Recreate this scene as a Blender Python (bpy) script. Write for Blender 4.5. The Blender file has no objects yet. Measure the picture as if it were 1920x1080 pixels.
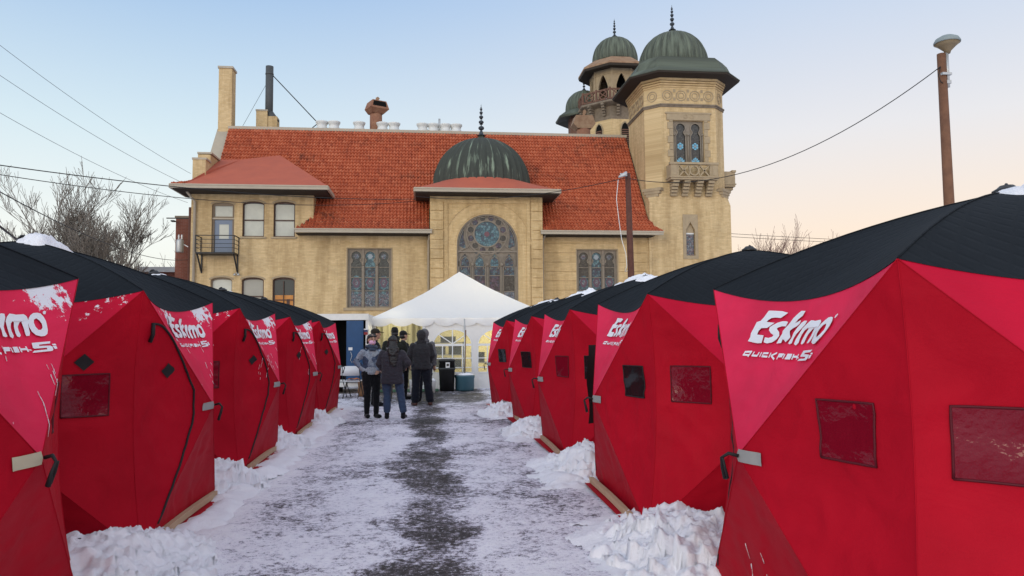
import bpy, bmesh, math, random
import numpy as np
from mathutils import Vector, Matrix, noise
from mathutils.geometry import tessellate_polygon
R = math.radians
sc = bpy.context.scene
col = sc.collection

# ------------------------------------------------------------------ camera
PSI, PIT, ROL = R(6.6), math.atan(91.6 / 1387), .0088
Fw = Vector((math.sin(PSI) * math.cos(PIT), math.cos(PSI) * math.cos(PIT), math.sin(PIT)))
Rt = Vector((math.cos(PSI), -math.sin(PSI), 0))
Up = Vector((-math.sin(PSI) * math.sin(PIT), -math.cos(PSI) * math.sin(PIT), math.cos(PIT)))
cx = Rt * math.cos(ROL) - Up * math.sin(ROL)
cy = Rt * math.sin(ROL) + Up * math.cos(ROL)
cd = bpy.data.cameras.new('camera'); cam = bpy.data.objects.new('camera', cd); col.objects.link(cam)
cd.sensor_width = 36; cd.lens = 36 * 1387 / 1920; cd.clip_end = 3000; cd.clip_start = .05
M4 = Matrix((cx, cy, -Fw)).transposed().to_4x4(); M4.translation = (0, 0, 1.6)
cam.matrix_world = M4
sc.camera = cam

# ------------------------------------------------------------------ world: pale dusk sky, warm low on the right
SUN_EL, SUN_AZ = 14, 215          # the glow of the set sun comes from behind the camera, on the left
w = bpy.data.worlds.new('World'); sc.world = w; w.use_nodes = True
nt = w.node_tree; N = nt.nodes; LK = nt.links; N.clear()
def nd(tree, t, **k):
    n = tree.nodes.new(t)
    for a, b in k.items():
        if a.startswith('i_'):
            key = a[2:]; key = int(key) if key.isdigit() else key
            n.inputs[key].default_value = b
        else: setattr(n, a, b)
    return n
def ramp(tree, stops, fac=None, interp='LINEAR'):
    r = tree.nodes.new('ShaderNodeValToRGB'); e = r.color_ramp.elements; r.color_ramp.interpolation = interp
    while len(e) < len(stops): e.new(.5)
    for i, (p, c) in enumerate(stops):
        e[i].position = p; e[i].color = (*c, 1) if len(c) == 3 else c
    if fac is not None: tree.links.new(fac, r.inputs[0])
    return r
tc = nd(nt, 'ShaderNodeTexCoord'); sx = nd(nt, 'ShaderNodeSeparateXYZ'); LK.new(tc.outputs['Generated'], sx.inputs[0])
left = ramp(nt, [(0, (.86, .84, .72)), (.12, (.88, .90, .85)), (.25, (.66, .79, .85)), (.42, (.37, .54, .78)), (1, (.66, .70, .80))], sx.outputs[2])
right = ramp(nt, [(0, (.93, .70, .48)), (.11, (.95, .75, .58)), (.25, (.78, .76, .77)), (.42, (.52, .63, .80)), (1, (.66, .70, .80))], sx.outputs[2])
az = nd(nt, 'ShaderNodeMath', operation='ARCTAN2'); LK.new(sx.outputs[0], az.inputs[0]); LK.new(sx.outputs[1], az.inputs[1])
mr = nd(nt, 'ShaderNodeMapRange'); mr.inputs[1].default_value = -.35; mr.inputs[2].default_value = .55; mr.interpolation_type = 'SMOOTHSTEP'
LK.new(az.outputs[0], mr.inputs[0])
mx = nd(nt, 'ShaderNodeMix', data_type='RGBA'); LK.new(mr.outputs[0], mx.inputs[0]); LK.new(left.outputs[0], mx.inputs[6]); LK.new(right.outputs[0], mx.inputs[7])
sky = nd(nt, 'ShaderNodeTexSky'); sky.sky_type = 'NISHITA'; sky.sun_disc = False
sky.sun_elevation = R(SUN_EL); sky.sun_rotation = R(SUN_AZ)
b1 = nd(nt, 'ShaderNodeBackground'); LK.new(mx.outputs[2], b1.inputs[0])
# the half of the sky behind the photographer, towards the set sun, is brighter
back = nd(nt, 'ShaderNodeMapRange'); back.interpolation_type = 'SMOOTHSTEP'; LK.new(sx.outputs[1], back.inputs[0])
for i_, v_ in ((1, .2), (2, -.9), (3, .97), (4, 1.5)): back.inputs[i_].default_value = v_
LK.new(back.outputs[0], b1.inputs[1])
b2 = nd(nt, 'ShaderNodeBackground'); b2.inputs[1].default_value = .012; LK.new(sky.outputs[0], b2.inputs[0])
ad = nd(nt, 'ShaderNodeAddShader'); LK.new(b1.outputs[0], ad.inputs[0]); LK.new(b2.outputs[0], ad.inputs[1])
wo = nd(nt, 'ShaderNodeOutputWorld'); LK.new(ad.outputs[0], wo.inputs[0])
sl = bpy.data.lights.new('sun', 'SUN'); sl.energy = .95; sl.angle = R(35); sl.color = (1, .87, .70)
so = bpy.data.objects.new('sun', sl); col.objects.link(so)
sdir = Vector((math.sin(R(SUN_AZ)) * math.cos(R(SUN_EL)), math.cos(R(SUN_AZ)) * math.cos(R(SUN_EL)), math.sin(R(SUN_EL))))
so.rotation_euler = sdir.to_track_quat('Z', 'Y').to_euler(); so.location = (-8, -12, 9)
sc.view_settings.view_transform = 'Standard'; sc.view_settings.look = 'None'; sc.view_settings.exposure = .07; sc.view_settings.gamma = 1
sc.render.engine = 'CYCLES'
sc.cycles.max_bounces = 6; sc.cycles.transparent_max_bounces = 12

# ------------------------------------------------------------------ helpers
def tag(o, label=None, cat=None, group=None, kind=None):
    if label: o['label'] = label
    if cat: o['category'] = cat
    if group: o['group'] = group
    if kind: o['kind'] = kind
    return o
def empty(name, loc, label=None, cat=None, group=None, rz=0):
    o = bpy.data.objects.new(name, None); col.objects.link(o); o.location = loc; o.rotation_euler.z = rz
    o.empty_display_size = .3
    return tag(o, label, cat, group)
def root_of(p):
    while p.parent: p = p.parent
    return p
class MB:
    def __init__(s): s.v = []; s.f = []; s.m = []; s.sm = []
    def add(s, vs, fs, mi=0, smooth=False):
        b = len(s.v); s.v += [tuple(v) for v in vs]
        for f in fs: s.f.append(tuple(i + b for i in f)); s.m.append(mi); s.sm.append(smooth)
    def box(s, x0, x1, y0, y1, z0, z1, mi=0):
        s.add([(x0, y0, z0), (x1, y0, z0), (x1, y1, z0), (x0, y1, z0), (x0, y0, z1), (x1, y0, z1), (x1, y1, z1), (x0, y1, z1)],
              [(0, 3, 2, 1), (4, 5, 6, 7), (0, 1, 5, 4), (1, 2, 6, 5), (2, 3, 7, 6), (3, 0, 4, 7)], mi)
    def bar(s, a, b, wd, ht, mi=0, upv=(0, 0, 1)):
        a = Vector(a); b = Vector(b); d = (b - a).normalized(); u = Vector(upv)
        if abs(d.dot(u)) > .98: u = Vector((0, 1, 0))
        r = d.cross(u).normalized() * wd / 2; t = r.cross(d).normalized() * ht / 2
        s.add([a - r - t, a + r - t, a + r + t, a - r + t, b - r - t, b + r - t, b + r + t, b - r + t],
              [(0, 1, 2, 3), (4, 7, 6, 5), (0, 4, 5, 1), (1, 5, 6, 2), (2, 6, 7, 3), (3, 7, 4, 0)], mi)
    def tube(s, pts, r, n=8, mi=0, smooth=True, cap=True):
        pts = [Vector(p) for p in pts]; k = len(pts)
        rs = r if isinstance(r, (list, tuple)) else [r] * k
        vs = []; fs = []; pu = None
        for i, p in enumerate(pts):
            d = (pts[min(i + 1, k - 1)] - pts[max(i - 1, 0)]).normalized()
            if pu is None: pu = Vector((0, 0, 1)) if abs(d.z) < .9 else Vector((1, 0, 0))
            a = d.cross(pu); a = a.normalized() if a.length > 1e-6 else Vector((1, 0, 0)); b = a.cross(d).normalized(); pu = b
            for j in range(n):
                t = 2 * math.pi * j / n; vs.append(p + (a * math.cos(t) + b * math.sin(t)) * rs[i])
        for i in range(k - 1):
            for j in range(n):
                j2 = (j + 1) % n; fs.append((i * n + j, i * n + j2, (i + 1) * n + j2, (i + 1) * n + j))
        if cap: fs.append(tuple(range(n))[::-1]); fs.append(tuple((k - 1) * n + j for j in range(n)))
        s.add(vs, fs, mi, smooth)
    def lathe(s, c, prof, n=24, mi=0, smooth=True, a0=0, ridge=0, caps=True):
        # prof: (radius, z) rows about the vertical axis through c; ridge: ribs raised on every second meridian
        vs = []; fs = []
        for r, z in prof:
            for j in range(n):
                t = a0 + 2 * math.pi * j / n; rr = r * (1 + (ridge if j % 3 == 0 else 0))
                vs.append((c[0] + rr * math.cos(t), c[1] + rr * math.sin(t), c[2] + z))
        for i in range(len(prof) - 1):
            for j in range(n):
                j2 = (j + 1) % n; fs.append((i * n + j, i * n + j2, (i + 1) * n + j2, (i + 1) * n + j))
        if caps:
            fs.append(tuple(range(n))[::-1]); fs.append(tuple((len(prof) - 1) * n + j for j in range(n)))
        s.add(vs, fs, mi, smooth)
    def loft(s, rings, mi=0, smooth=False, caps=True):
        n = len(rings[0]); vs = [p for r in rings for p in r]; fs = []
        for i in range(len(rings) - 1):
            for j in range(n):
                j2 = (j + 1) % n; fs.append((i * n + j, i * n + j2, (i + 1) * n + j2, (i + 1) * n + j))
        if caps: fs.append(tuple(range(n))[::-1]); fs.append(tuple((len(rings) - 1) * n + j for j in range(n)))
        s.add(vs, fs, mi, smooth)
    def prism(s, poly, y0, y1, mi=0, holes=(), axis='y', smooth=False):
        # polygon in (x, z) with holes, extruded between y0 and y1 (axis 'x': polygon in (y, z))
        def P(p, y): return (p[0], y, p[1]) if axis == 'y' else (y, p[0], p[1])
        loops = [list(poly)] + [list(h) for h in holes]
        flat = [p for l in loops for p in l]
        tris = tessellate_polygon([[Vector((p[0], p[1], 0)) for p in l] for l in loops])
        n = len(flat); vs = [P(p, y0) for p in flat] + [P(p, y1) for p in flat]
        fs = [tuple(t) for t in tris] + [tuple(i + n for i in t[::-1]) for t in tris]
        b = 0
        for l in loops:
            k = len(l)
            for i in range(k): j = (i + 1) % k; fs.append((b + i, b + j, n + b + j, n + b + i))
            b += k
        s.add(vs, fs, mi, smooth)
    def strip(s, pts, wd, y0, y1, mi=0, closed=False, f=None):
        # flat moulding following a polyline in (x, z), rectangular section from y0 (front) to y1
        k = len(pts); L = []; Rr = []
        for i in range(k):
            p = Vector(pts[i]); a = Vector(pts[(i - 1) % k] if closed or i else pts[i]); b = Vector(pts[(i + 1) % k] if closed or i < k - 1 else pts[i])
            d = (b - a); d = d.normalized() if d.length > 1e-9 else Vector((1, 0)); nn = Vector((-d.y, d.x)) * wd / 2
            L.append(p + nn); Rr.append(p - nn)
        vs = []
        for i in range(k): vs += [(L[i].x, y0, L[i].y), (Rr[i].x, y0, Rr[i].y), (Rr[i].x, y1, Rr[i].y), (L[i].x, y1, L[i].y)]
        if f: vs = [f(v) for v in vs]
        fs = []
        for i in range(k if closed else k - 1):
            a = 4 * i; b = 4 * ((i + 1) % k)
            for q in range(4): fs.append((a + q, a + (q + 1) % 4, b + (q + 1) % 4, b + q))
        if not closed: fs += [(0, 1, 2, 3), (4 * k - 1, 4 * k - 2, 4 * k - 3, 4 * k - 4)]
        s.add(vs, fs, mi)
    def build(s, name, mats, parent=None, local=False, loc=None, fix=True):
        me = bpy.data.meshes.new(name)
        V = np.array(s.v, dtype=float).reshape(-1, 3)
        if parent is not None: off = np.zeros(3) if local else np.array(root_of(parent).location)
        elif loc is not None: off = np.array(loc, dtype=float)
        else: off = np.array([(V[:, 0].min() + V[:, 0].max()) / 2, (V[:, 1].min() + V[:, 1].max()) / 2, V[:, 2].min()])
        V = V - off
        me.from_pydata(V.tolist(), [], s.f)
        mats = mats if isinstance(mats, (list, tuple)) else [mats]
        for m in mats: me.materials.append(m)
        me.polygons.foreach_set('material_index', s.m); me.polygons.foreach_set('use_smooth', s.sm)
        if fix:
            bm = bmesh.new(); bm.from_mesh(me); bmesh.ops.recalc_face_normals(bm, faces=bm.faces); bm.to_mesh(me); bm.free()
        me.update()
        o = bpy.data.objects.new(name, me); col.objects.link(o)
        if parent is not None: o.parent = parent
        else: o.location = off
        return o
def arc(cx, cz, r, a0, a1, n=16, rz=None):
    rz = r if rz is None else rz
    return [(cx + r * math.cos(R(a0 + (a1 - a0) * i / n)), cz + rz * math.sin(R(a0 + (a1 - a0) * i / n))) for i in range(n + 1)]
def rect(x0, x1, z0, z1): return [(x0, z0), (x1, z0), (x1, z1), (x0, z1)]
def seg_arch(x0, x1, z0, z1, rise, n=10):
    c = (x0 + x1) / 2; h = (x1 - x0) / 2
    return [(x0, z0), (x1, z0)] + [(c + h * math.cos(math.pi * i / n), z1 - rise + rise * math.sin(math.pi * i / n)) for i in range(n + 1)]

# ------------------------------------------------------------------ materials
def mat(name, c, rough=.7, spec=.5, metal=0, bump=None, var=None, sheen=0, trans=0, alpha=1, em=None, ems=1):
    m = bpy.data.materials.new(name); m.use_nodes = True; t = m.node_tree; b = t.nodes['Principled BSDF']
    b.inputs['Base Color'].default_value = (*c, 1); b.inputs['Roughness'].default_value = rough
    b.inputs['Specular IOR Level'].default_value = spec; b.inputs['Metallic'].default_value = metal
    b.inputs['Sheen Weight'].default_value = sheen
    if alpha < 1: b.inputs['Alpha'].default_value = alpha
    if em: b.inputs['Emission Color'].default_value = (*em, 1); b.inputs['Emission Strength'].default_value = ems
    g = t.nodes.new('ShaderNodeTexCoord')
    if var:      # (scale, amount, colour2)
        n = nd(t, 'ShaderNodeTexNoise', i_Scale=var[0], i_Detail=6.0, i_Roughness=.6); t.links.new(g.outputs['Object'], n.inputs['Vector'])
        r = ramp(t, [(.5 - var[1] / 2, c), (.5 + var[1] / 2, var[2])], n.outputs[0]); t.links.new(r.outputs[0], b.inputs['Base Color'])
    if bump:     # (scale, distance)
        n = nd(t, 'ShaderNodeTexNoise', i_Scale=bump[0], i_Detail=5.0); t.links.new(g.outputs['Object'], n.inputs['Vector'])
        bp = nd(t, 'ShaderNodeBump', i_Strength=.6, i_Distance=bump[1]); t.links.new(n.outputs[0], bp.inputs['Height']); t.links.new(bp.outputs[0], b.inputs['Normal'])
    return m
def brick_mat(name, c1, c2, mortar, scale=1.0, stain=.35, soot=(.10, .075, .05)):
    m = bpy.data.materials.new(name); m.use_nodes = True; t = m.node_tree; b = t.nodes['Principled BSDF']; L = t.links
    b.inputs['Roughness'].default_value = .85; b.inputs['Specular IOR Level'].default_value = .25
    g = nd(t, 'ShaderNodeTexCoord'); s = nd(t, 'ShaderNodeSeparateXYZ'); L.new(g.outputs['Object'], s.inputs[0])
    a = nd(t, 'ShaderNodeMath', operation='ADD'); L.new(s.outputs[0], a.inputs[0]); L.new(s.outputs[1], a.inputs[1])
    c = nd(t, 'ShaderNodeCombineXYZ'); L.new(a.outputs[0], c.inputs[0]); L.new(s.outputs[2], c.inputs[1])
    br = nd(t, 'ShaderNodeTexBrick', i_Scale=scale); br.inputs['Brick Width'].default_value = .26; br.inputs['Row Height'].default_value = .085
    br.inputs['Mortar Size'].default_value = .007; br.inputs['Color1'].default_value = (*c1, 1); br.inputs['Color2'].default_value = (*c2, 1); br.inputs['Mortar'].default_value = (*mortar, 1)
    br.inputs['Bias'].default_value = .1; L.new(c.outputs[0], br.inputs['Vector'])
    mp = nd(t, 'ShaderNodeMapping'); mp.inputs['Scale'].default_value = (3.2, 10.0, 1); L.new(c.outputs[0], mp.inputs[0])
    n = nd(t, 'ShaderNodeTexNoise', i_Scale=1.0, i_Detail=7.0, i_Roughness=.75); L.new(mp.outputs[0], n.inputs['Vector'])
    r = ramp(t, [(.28, (.87, .855, .83)), (.5, (.98, .978, .975)), (.72, (1.05, 1.05, 1.07))], n.outputs[0])
    mm = nd(t, 'ShaderNodeMix', data_type='RGBA', blend_type='MULTIPLY'); mm.inputs[0].default_value = 1
    L.new(br.outputs[0], mm.inputs[6]); L.new(r.outputs[0], mm.inputs[7])
    n2 = nd(t, 'ShaderNodeTexNoise', i_Scale=.45, i_Detail=5.0, i_Roughness=.6); L.new(g.outputs['Object'], n2.inputs['Vector'])
    r2 = ramp(t, [(.55, (0, 0, 0)), (.78, (stain, stain, stain))], n2.outputs[0])
    m2 = nd(t, 'ShaderNodeMix', data_type='RGBA'); L.new(r2.outputs[0], m2.inputs[0]); L.new(mm.outputs[2], m2.inputs[6]); m2.inputs[7].default_value = (*soot, 1)
    mv = nd(t, 'ShaderNodeMapping'); mv.inputs['Scale'].default_value = (1.6, .22, 1); L.new(c.outputs[0], mv.inputs[0])
    n5 = nd(t, 'ShaderNodeTexNoise', i_Scale=1.0, i_Detail=6.0, i_Roughness=.65); L.new(mv.outputs[0], n5.inputs['Vector'])
    r5 = ramp(t, [(.40, (.80, .77, .73)), (.56, (1.02, 1.02, 1.02))], n5.outputs[0])
    m5 = nd(t, 'ShaderNodeMix', data_type='RGBA', blend_type='MULTIPLY'); m5.inputs[0].default_value = 1; L.new(m2.outputs[2], m5.inputs[6]); L.new(r5.outputs[0], m5.inputs[7])
    L.new(m5.outputs[2], b.inputs['Base Color'])
    bp = nd(t, 'ShaderNodeBump', i_Strength=.5, i_Distance=.01); L.new(br.outputs['Fac'], bp.inputs['Height']); bp.invert = True; L.new(bp.outputs[0], b.inputs['Normal'])
    return m
MT = {}
MT['brick'] = brick_mat('buff_brick', (.54, .385, .195), (.64, .475, .26), (.52, .40, .23))
MT['brick_bay'] = brick_mat('buff_brick_stained', (.55, .385, .185), (.64, .465, .24), (.53, .39, .22), stain=.4)
MT['red_brick'] = brick_mat('red_brick', (.17, .052, .034), (.22, .075, .050), (.20, .13, .11), stain=.4)
MT['stone'] = mat('tan_stone', (.42, .33, .21), .85, .2, var=(3, .5, (.30, .23, .15)), bump=(20, .01))
MT['band'] = mat('stone_band', (.25, .20, .15), .85, .2, var=(4, .5, (.14, .11, .08)))
MT['trim'] = mat('beige_painted_trim', (.44, .38, .29), .6, .3, var=(2, .6, (.36, .31, .24)))
MT['soffit'] = mat('dark_soffit', (.045, .036, .028), .8, .2)
MT['frame_dark'] = mat('dark_window_frame', (.07, .035, .025), .6, .4)
MT['frame_tan'] = mat('tan_window_frame', (.22, .17, .12), .7, .3)
MT['lead'] = mat('stone_tracery', (.27, .225, .175), .75, .3, var=(6, .5, (.19, .16, .125)))
MT['blind'] = mat('window_with_blind', (.56, .56, .48), .15, .5, var=(1.2, .5, (.42, .42, .37)))
MT['blind2'] = mat('window_with_dull_blind', (.36, .34, .29), .2, .5, var=(1.2, .5, (.28, .27, .23)))
MT['dark_glass'] = mat('dark_glass', (.02, .022, .025), .08, .6)
MT['amber'] = mat('lit_wooden_panels', (.40, .18, .05), .5, .3, var=(3, .6, (.25, .10, .03)), em=(.8, .32, .06), ems=.18)
MT['door_blue'] = mat('grey_blue_door', (.16, .20, .27), .45, .4)
MT['iron'] = mat('black_iron', (.012, .012, .014), .5, .4)
MT['white_metal'] = mat('white_painted_metal', (.72, .72, .70), .45, .4, var=(5, .5, (.6, .6, .58)))
MT['galv'] = mat('galvanised_metal', (.45, .46, .46), .45, .5, metal=.4)
MT['rust'] = mat('rusty_sheet_metal', (.20, .075, .045), .8, .3, var=(3, .6, (.33, .18, .11)))
MT['rust2'] = mat('tan_rusty_sheet', (.36, .24, .15), .8, .3, var=(3, .5, (.22, .12, .07)))
MT['wood_rail'] = mat('weathered_wood', (.20, .11, .08), .85, .2, var=(4, .5, (.13, .07, .05)))
MT['black_pipe'] = mat('sooty_pipe', (.045, .05, .052), .6, .4, var=(1.2, .6, (.09, .095, .095)))
MT['red_coat'] = mat('red_roof_coating', (.46, .115, .065), .75, .3, var=(1.1, .55, (.37, .095, .06)), bump=(2, .03))
MT['bark'] = mat('bark', (.17, .145, .12), .9, .2, var=(3, .5, (.25, .22, .19)))
MT['twig'] = mat('reddish_twig', (.25, .14, .12), .9, .2)
MT['creosote'] = mat('dark_creosote_wood', (.075, .028, .020), .75, .3, var=(6, .6, (.12, .05, .035)), bump=(30, .006))
MT['pole_wood'] = mat('brown_pole_wood', (.21, .10, .055), .75, .3, var=(5, .6, (.12, .055, .032)), bump=(30, .006))
MT['wire'] = mat('black_cable', (.02, .02, .02), .6, .3)
MT['wire_pale'] = mat('white_cable', (.7, .7, .68), .6, .3)
MT['black_plastic'] = mat('black_plastic', (.014, .014, .015), .4, .5)
MT['blue_plastic'] = mat('blue_plastic', (.045, .12, .16), .45, .5, var=(3, .5, (.035, .09, .12)))
MT['white_plastic'] = mat('white_plastic', (.70, .71, .72), .4, .5)
MT['paper'] = mat('paper_label', (.7, .7, .7), .7, .2)
MT['orange_cloth'] = mat('orange_cloth', (.60, .20, .06), .9, .1, bump=(25, .01))
MT['tan_cloth'] = mat('tan_cloth', (.28, .16, .09), .9, .1)
MT['lumber'] = mat('pale_lumber', (.55, .40, .26), .7, .3, var=(6, .6, (.45, .31, .19)))
MT['blue_door'] = mat('blue_trailer_door', (.018, .075, .19), .45, .4, var=(3, .6, (.012, .05, .13)))
MT['void'] = mat('dark_interior', (.008, .008, .008), .9, .1)
MT['hill'] = mat('brown_hill', (.22, .17, .12), .95, .1)
MT['green_mat'] = mat('green_mat', (.045, .11, .07), .9, .2, bump=(60, .01))

# copper domes: dark brown-green with pale verdigris streaks running down
def copper(name, base, streak, lo, hi, meridians=15):
    m = bpy.data.materials.new(name); m.use_nodes = True; t = m.node_tree; b = t.nodes['Principled BSDF']; L = t.links
    b.inputs['Roughness'].default_value = .7; b.inputs['Specular IOR Level'].default_value = .25
    g = nd(t, 'ShaderNodeTexCoord'); s = nd(t, 'ShaderNodeSeparateXYZ'); L.new(g.outputs['Object'], s.inputs[0])
    a = nd(t, 'ShaderNodeMath', operation='ARCTAN2'); L.new(s.outputs[0], a.inputs[0]); L.new(s.outputs[1], a.inputs[1])
    mu = nd(t, 'ShaderNodeMath', operation='MULTIPLY'); L.new(a.outputs[0], mu.inputs[0]); mu.inputs[1].default_value = meridians
    zz = nd(t, 'ShaderNodeMath', operation='MULTIPLY'); L.new(s.outputs[2], zz.inputs[0]); zz.inputs[1].default_value = .7
    c = nd(t, 'ShaderNodeCombineXYZ'); L.new(mu.outputs[0], c.inputs[0]); L.new(zz.outputs[0], c.inputs[1])
    n = nd(t, 'ShaderNodeTexNoise', i_Scale=.8, i_Detail=5.0, i_Roughness=.6); L.new(c.outputs[0], n.inputs['Vector'])
    r = ramp(t, [(lo, base), (hi, streak)], n.outputs[0]); L.new(r.outputs[0], b.inputs['Base Color'])
    return m
MT['copper_dark'] = copper('dark_copper', (.048, .054, .044), (.24, .30, .22), .55, .70)
MT['copper_green'] = copper('green_copper', (.054, .060, .046), (.17, .20, .15), .40, .74)

# clay tiles: tint of each tile is in the 'tint' attribute, plus moss and soot patches
def tiles_mat():
    m = bpy.data.materials.new('clay_tiles'); m.use_nodes = True; t = m.node_tree; b = t.nodes['Principled BSDF']; L = t.links
    b.inputs['Roughness'].default_value = .75; b.inputs['Specular IOR Level'].default_value = .3
    a = nd(t, 'ShaderNodeAttribute', attribute_name='tint')
    r = ramp(t, [(0, (.34, .078, .036)), (.12, (.40, .094, .042)), (.5, (.445, .108, .047)), (.85, (.475, .125, .056)), (1, (.51, .15, .072))], a.outputs['Fac'])
    g = nd(t, 'ShaderNodeTexCoord'); n = nd(t, 'ShaderNodeTexNoise', i_Scale=.55, i_Detail=6.0, i_Roughness=.65); L.new(g.outputs['Object'], n.inputs['Vector'])
    r2 = ramp(t, [(.53, (0, 0, 0)), (.70, (.75, .75, .75))], n.outputs[0])
    n3 = nd(t, 'ShaderNodeTexNoise', i_Scale=3.5, i_Detail=4.0); L.new(g.outputs['Object'], n3.inputs['Vector'])
    r3 = ramp(t, [(.42, (0, 0, 0)), (.6, (1, 1, 1))], n3.outputs[0])
    mu = nd(t, 'ShaderNodeMix', data_type='RGBA', blend_type='MULTIPLY'); mu.inputs[0].default_value = 1; L.new(r2.outputs[0], mu.inputs[6]); L.new(r3.outputs[0], mu.inputs[7])
    m2 = nd(t, 'ShaderNodeMix', data_type='RGBA'); L.new(mu.outputs[2], m2.inputs[0]); L.new(r.outputs[0], m2.inputs[6]); m2.inputs[7].default_value = (.075, .030, .022, 1)
    L.new(m2.outputs[2], b.inputs['Base Color'])
    return m
MT['tiles'] = tiles_mat()

def stained(name, stops, scale=9, seed=0):
    m = bpy.data.materials.new(name); m.use_nodes = True; t = m.node_tree; b = t.nodes['Principled BSDF']; L = t.links
    b.inputs['Roughness'].default_value = .18
    g = nd(t, 'ShaderNodeTexCoord'); mp = nd(t, 'ShaderNodeMapping'); mp.inputs['Location'].default_value = (seed, seed * 2, 0); L.new(g.outputs['Object'], mp.inputs[0])
    v = nd(t, 'ShaderNodeTexVoronoi', i_Scale=scale); L.new(mp.outputs[0], v.inputs['Vector'])
    s = nd(t, 'ShaderNodeSeparateColor'); L.new(v.outputs['Color'], s.inputs[0])
    r = ramp(t, stops, s.outputs[0], 'CONSTANT')
    v2 = nd(t, 'ShaderNodeTexVoronoi', i_Scale=scale, feature='DISTANCE_TO_EDGE'); L.new(mp.outputs[0], v2.inputs['Vector'])
    r2 = ramp(t, [(.02, (.08, .08, .08)), (.07, (.68, .66, .64))], v2.outputs[0])
    mu = nd(t, 'ShaderNodeMix', data_type='RGBA', blend_type='MULTIPLY'); mu.inputs[0].default_value = 1; L.new(r.outputs[0], mu.inputs[6]); L.new(r2.outputs[0], mu.inputs[7])
    L.new(mu.outputs[2], b.inputs['Base Color'])
    return m
MT['glass_blue'] = stained('blue_stained_glass', [(0, (.04, .05, .07)), (.2, (.05, .10, .15)), (.45, (.09, .17, .22)), (.65, (.06, .07, .12)), (.8, (.13, .21, .25)), (.93, (.15, .12, .15))])
MT['glass_teal'] = stained('teal_stained_glass', [(0, (.05, .13, .18)), (.3, (.09, .22, .28)), (.6, (.14, .28, .33)), (.9, (.06, .10, .15))], 7, 2)
MT['glass_purple'] = stained('purple_stained_glass', [(0, (.05, .04, .06)), (.3, (.11, .07, .12)), (.55, (.07, .08, .13)), (.75, (.15, .10, .15)), (.9, (.10, .13, .17))], 9, 4)
MT['glass_grey'] = stained('grey_leaded_glass', [(0, (.05, .05, .05)), (.4, (.075, .075, .07)), (.8, (.10, .10, .09))], 12, 6)
MT['glass_mix'] = stained('pale_mixed_stained_glass', [(0, (.10, .14, .19)), (.3, (.20, .25, .32)), (.5, (.22, .16, .20)), (.7, (.28, .32, .36)), (.9, (.10, .08, .12))], 14, 8)
MT['red_glass'] = mat('dark_red_glass', (.085, .045, .075), .2, .5)
MT['sky_glass'] = mat('pale_blue_glass', (.16, .42, .58), .3, .5)
MT['white_glass'] = mat('white_glass', (.26, .30, .33), .3, .5)
MT['rose_red'] = mat('crimson_glass', (.13, .05, .07), .2, .5)

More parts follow.
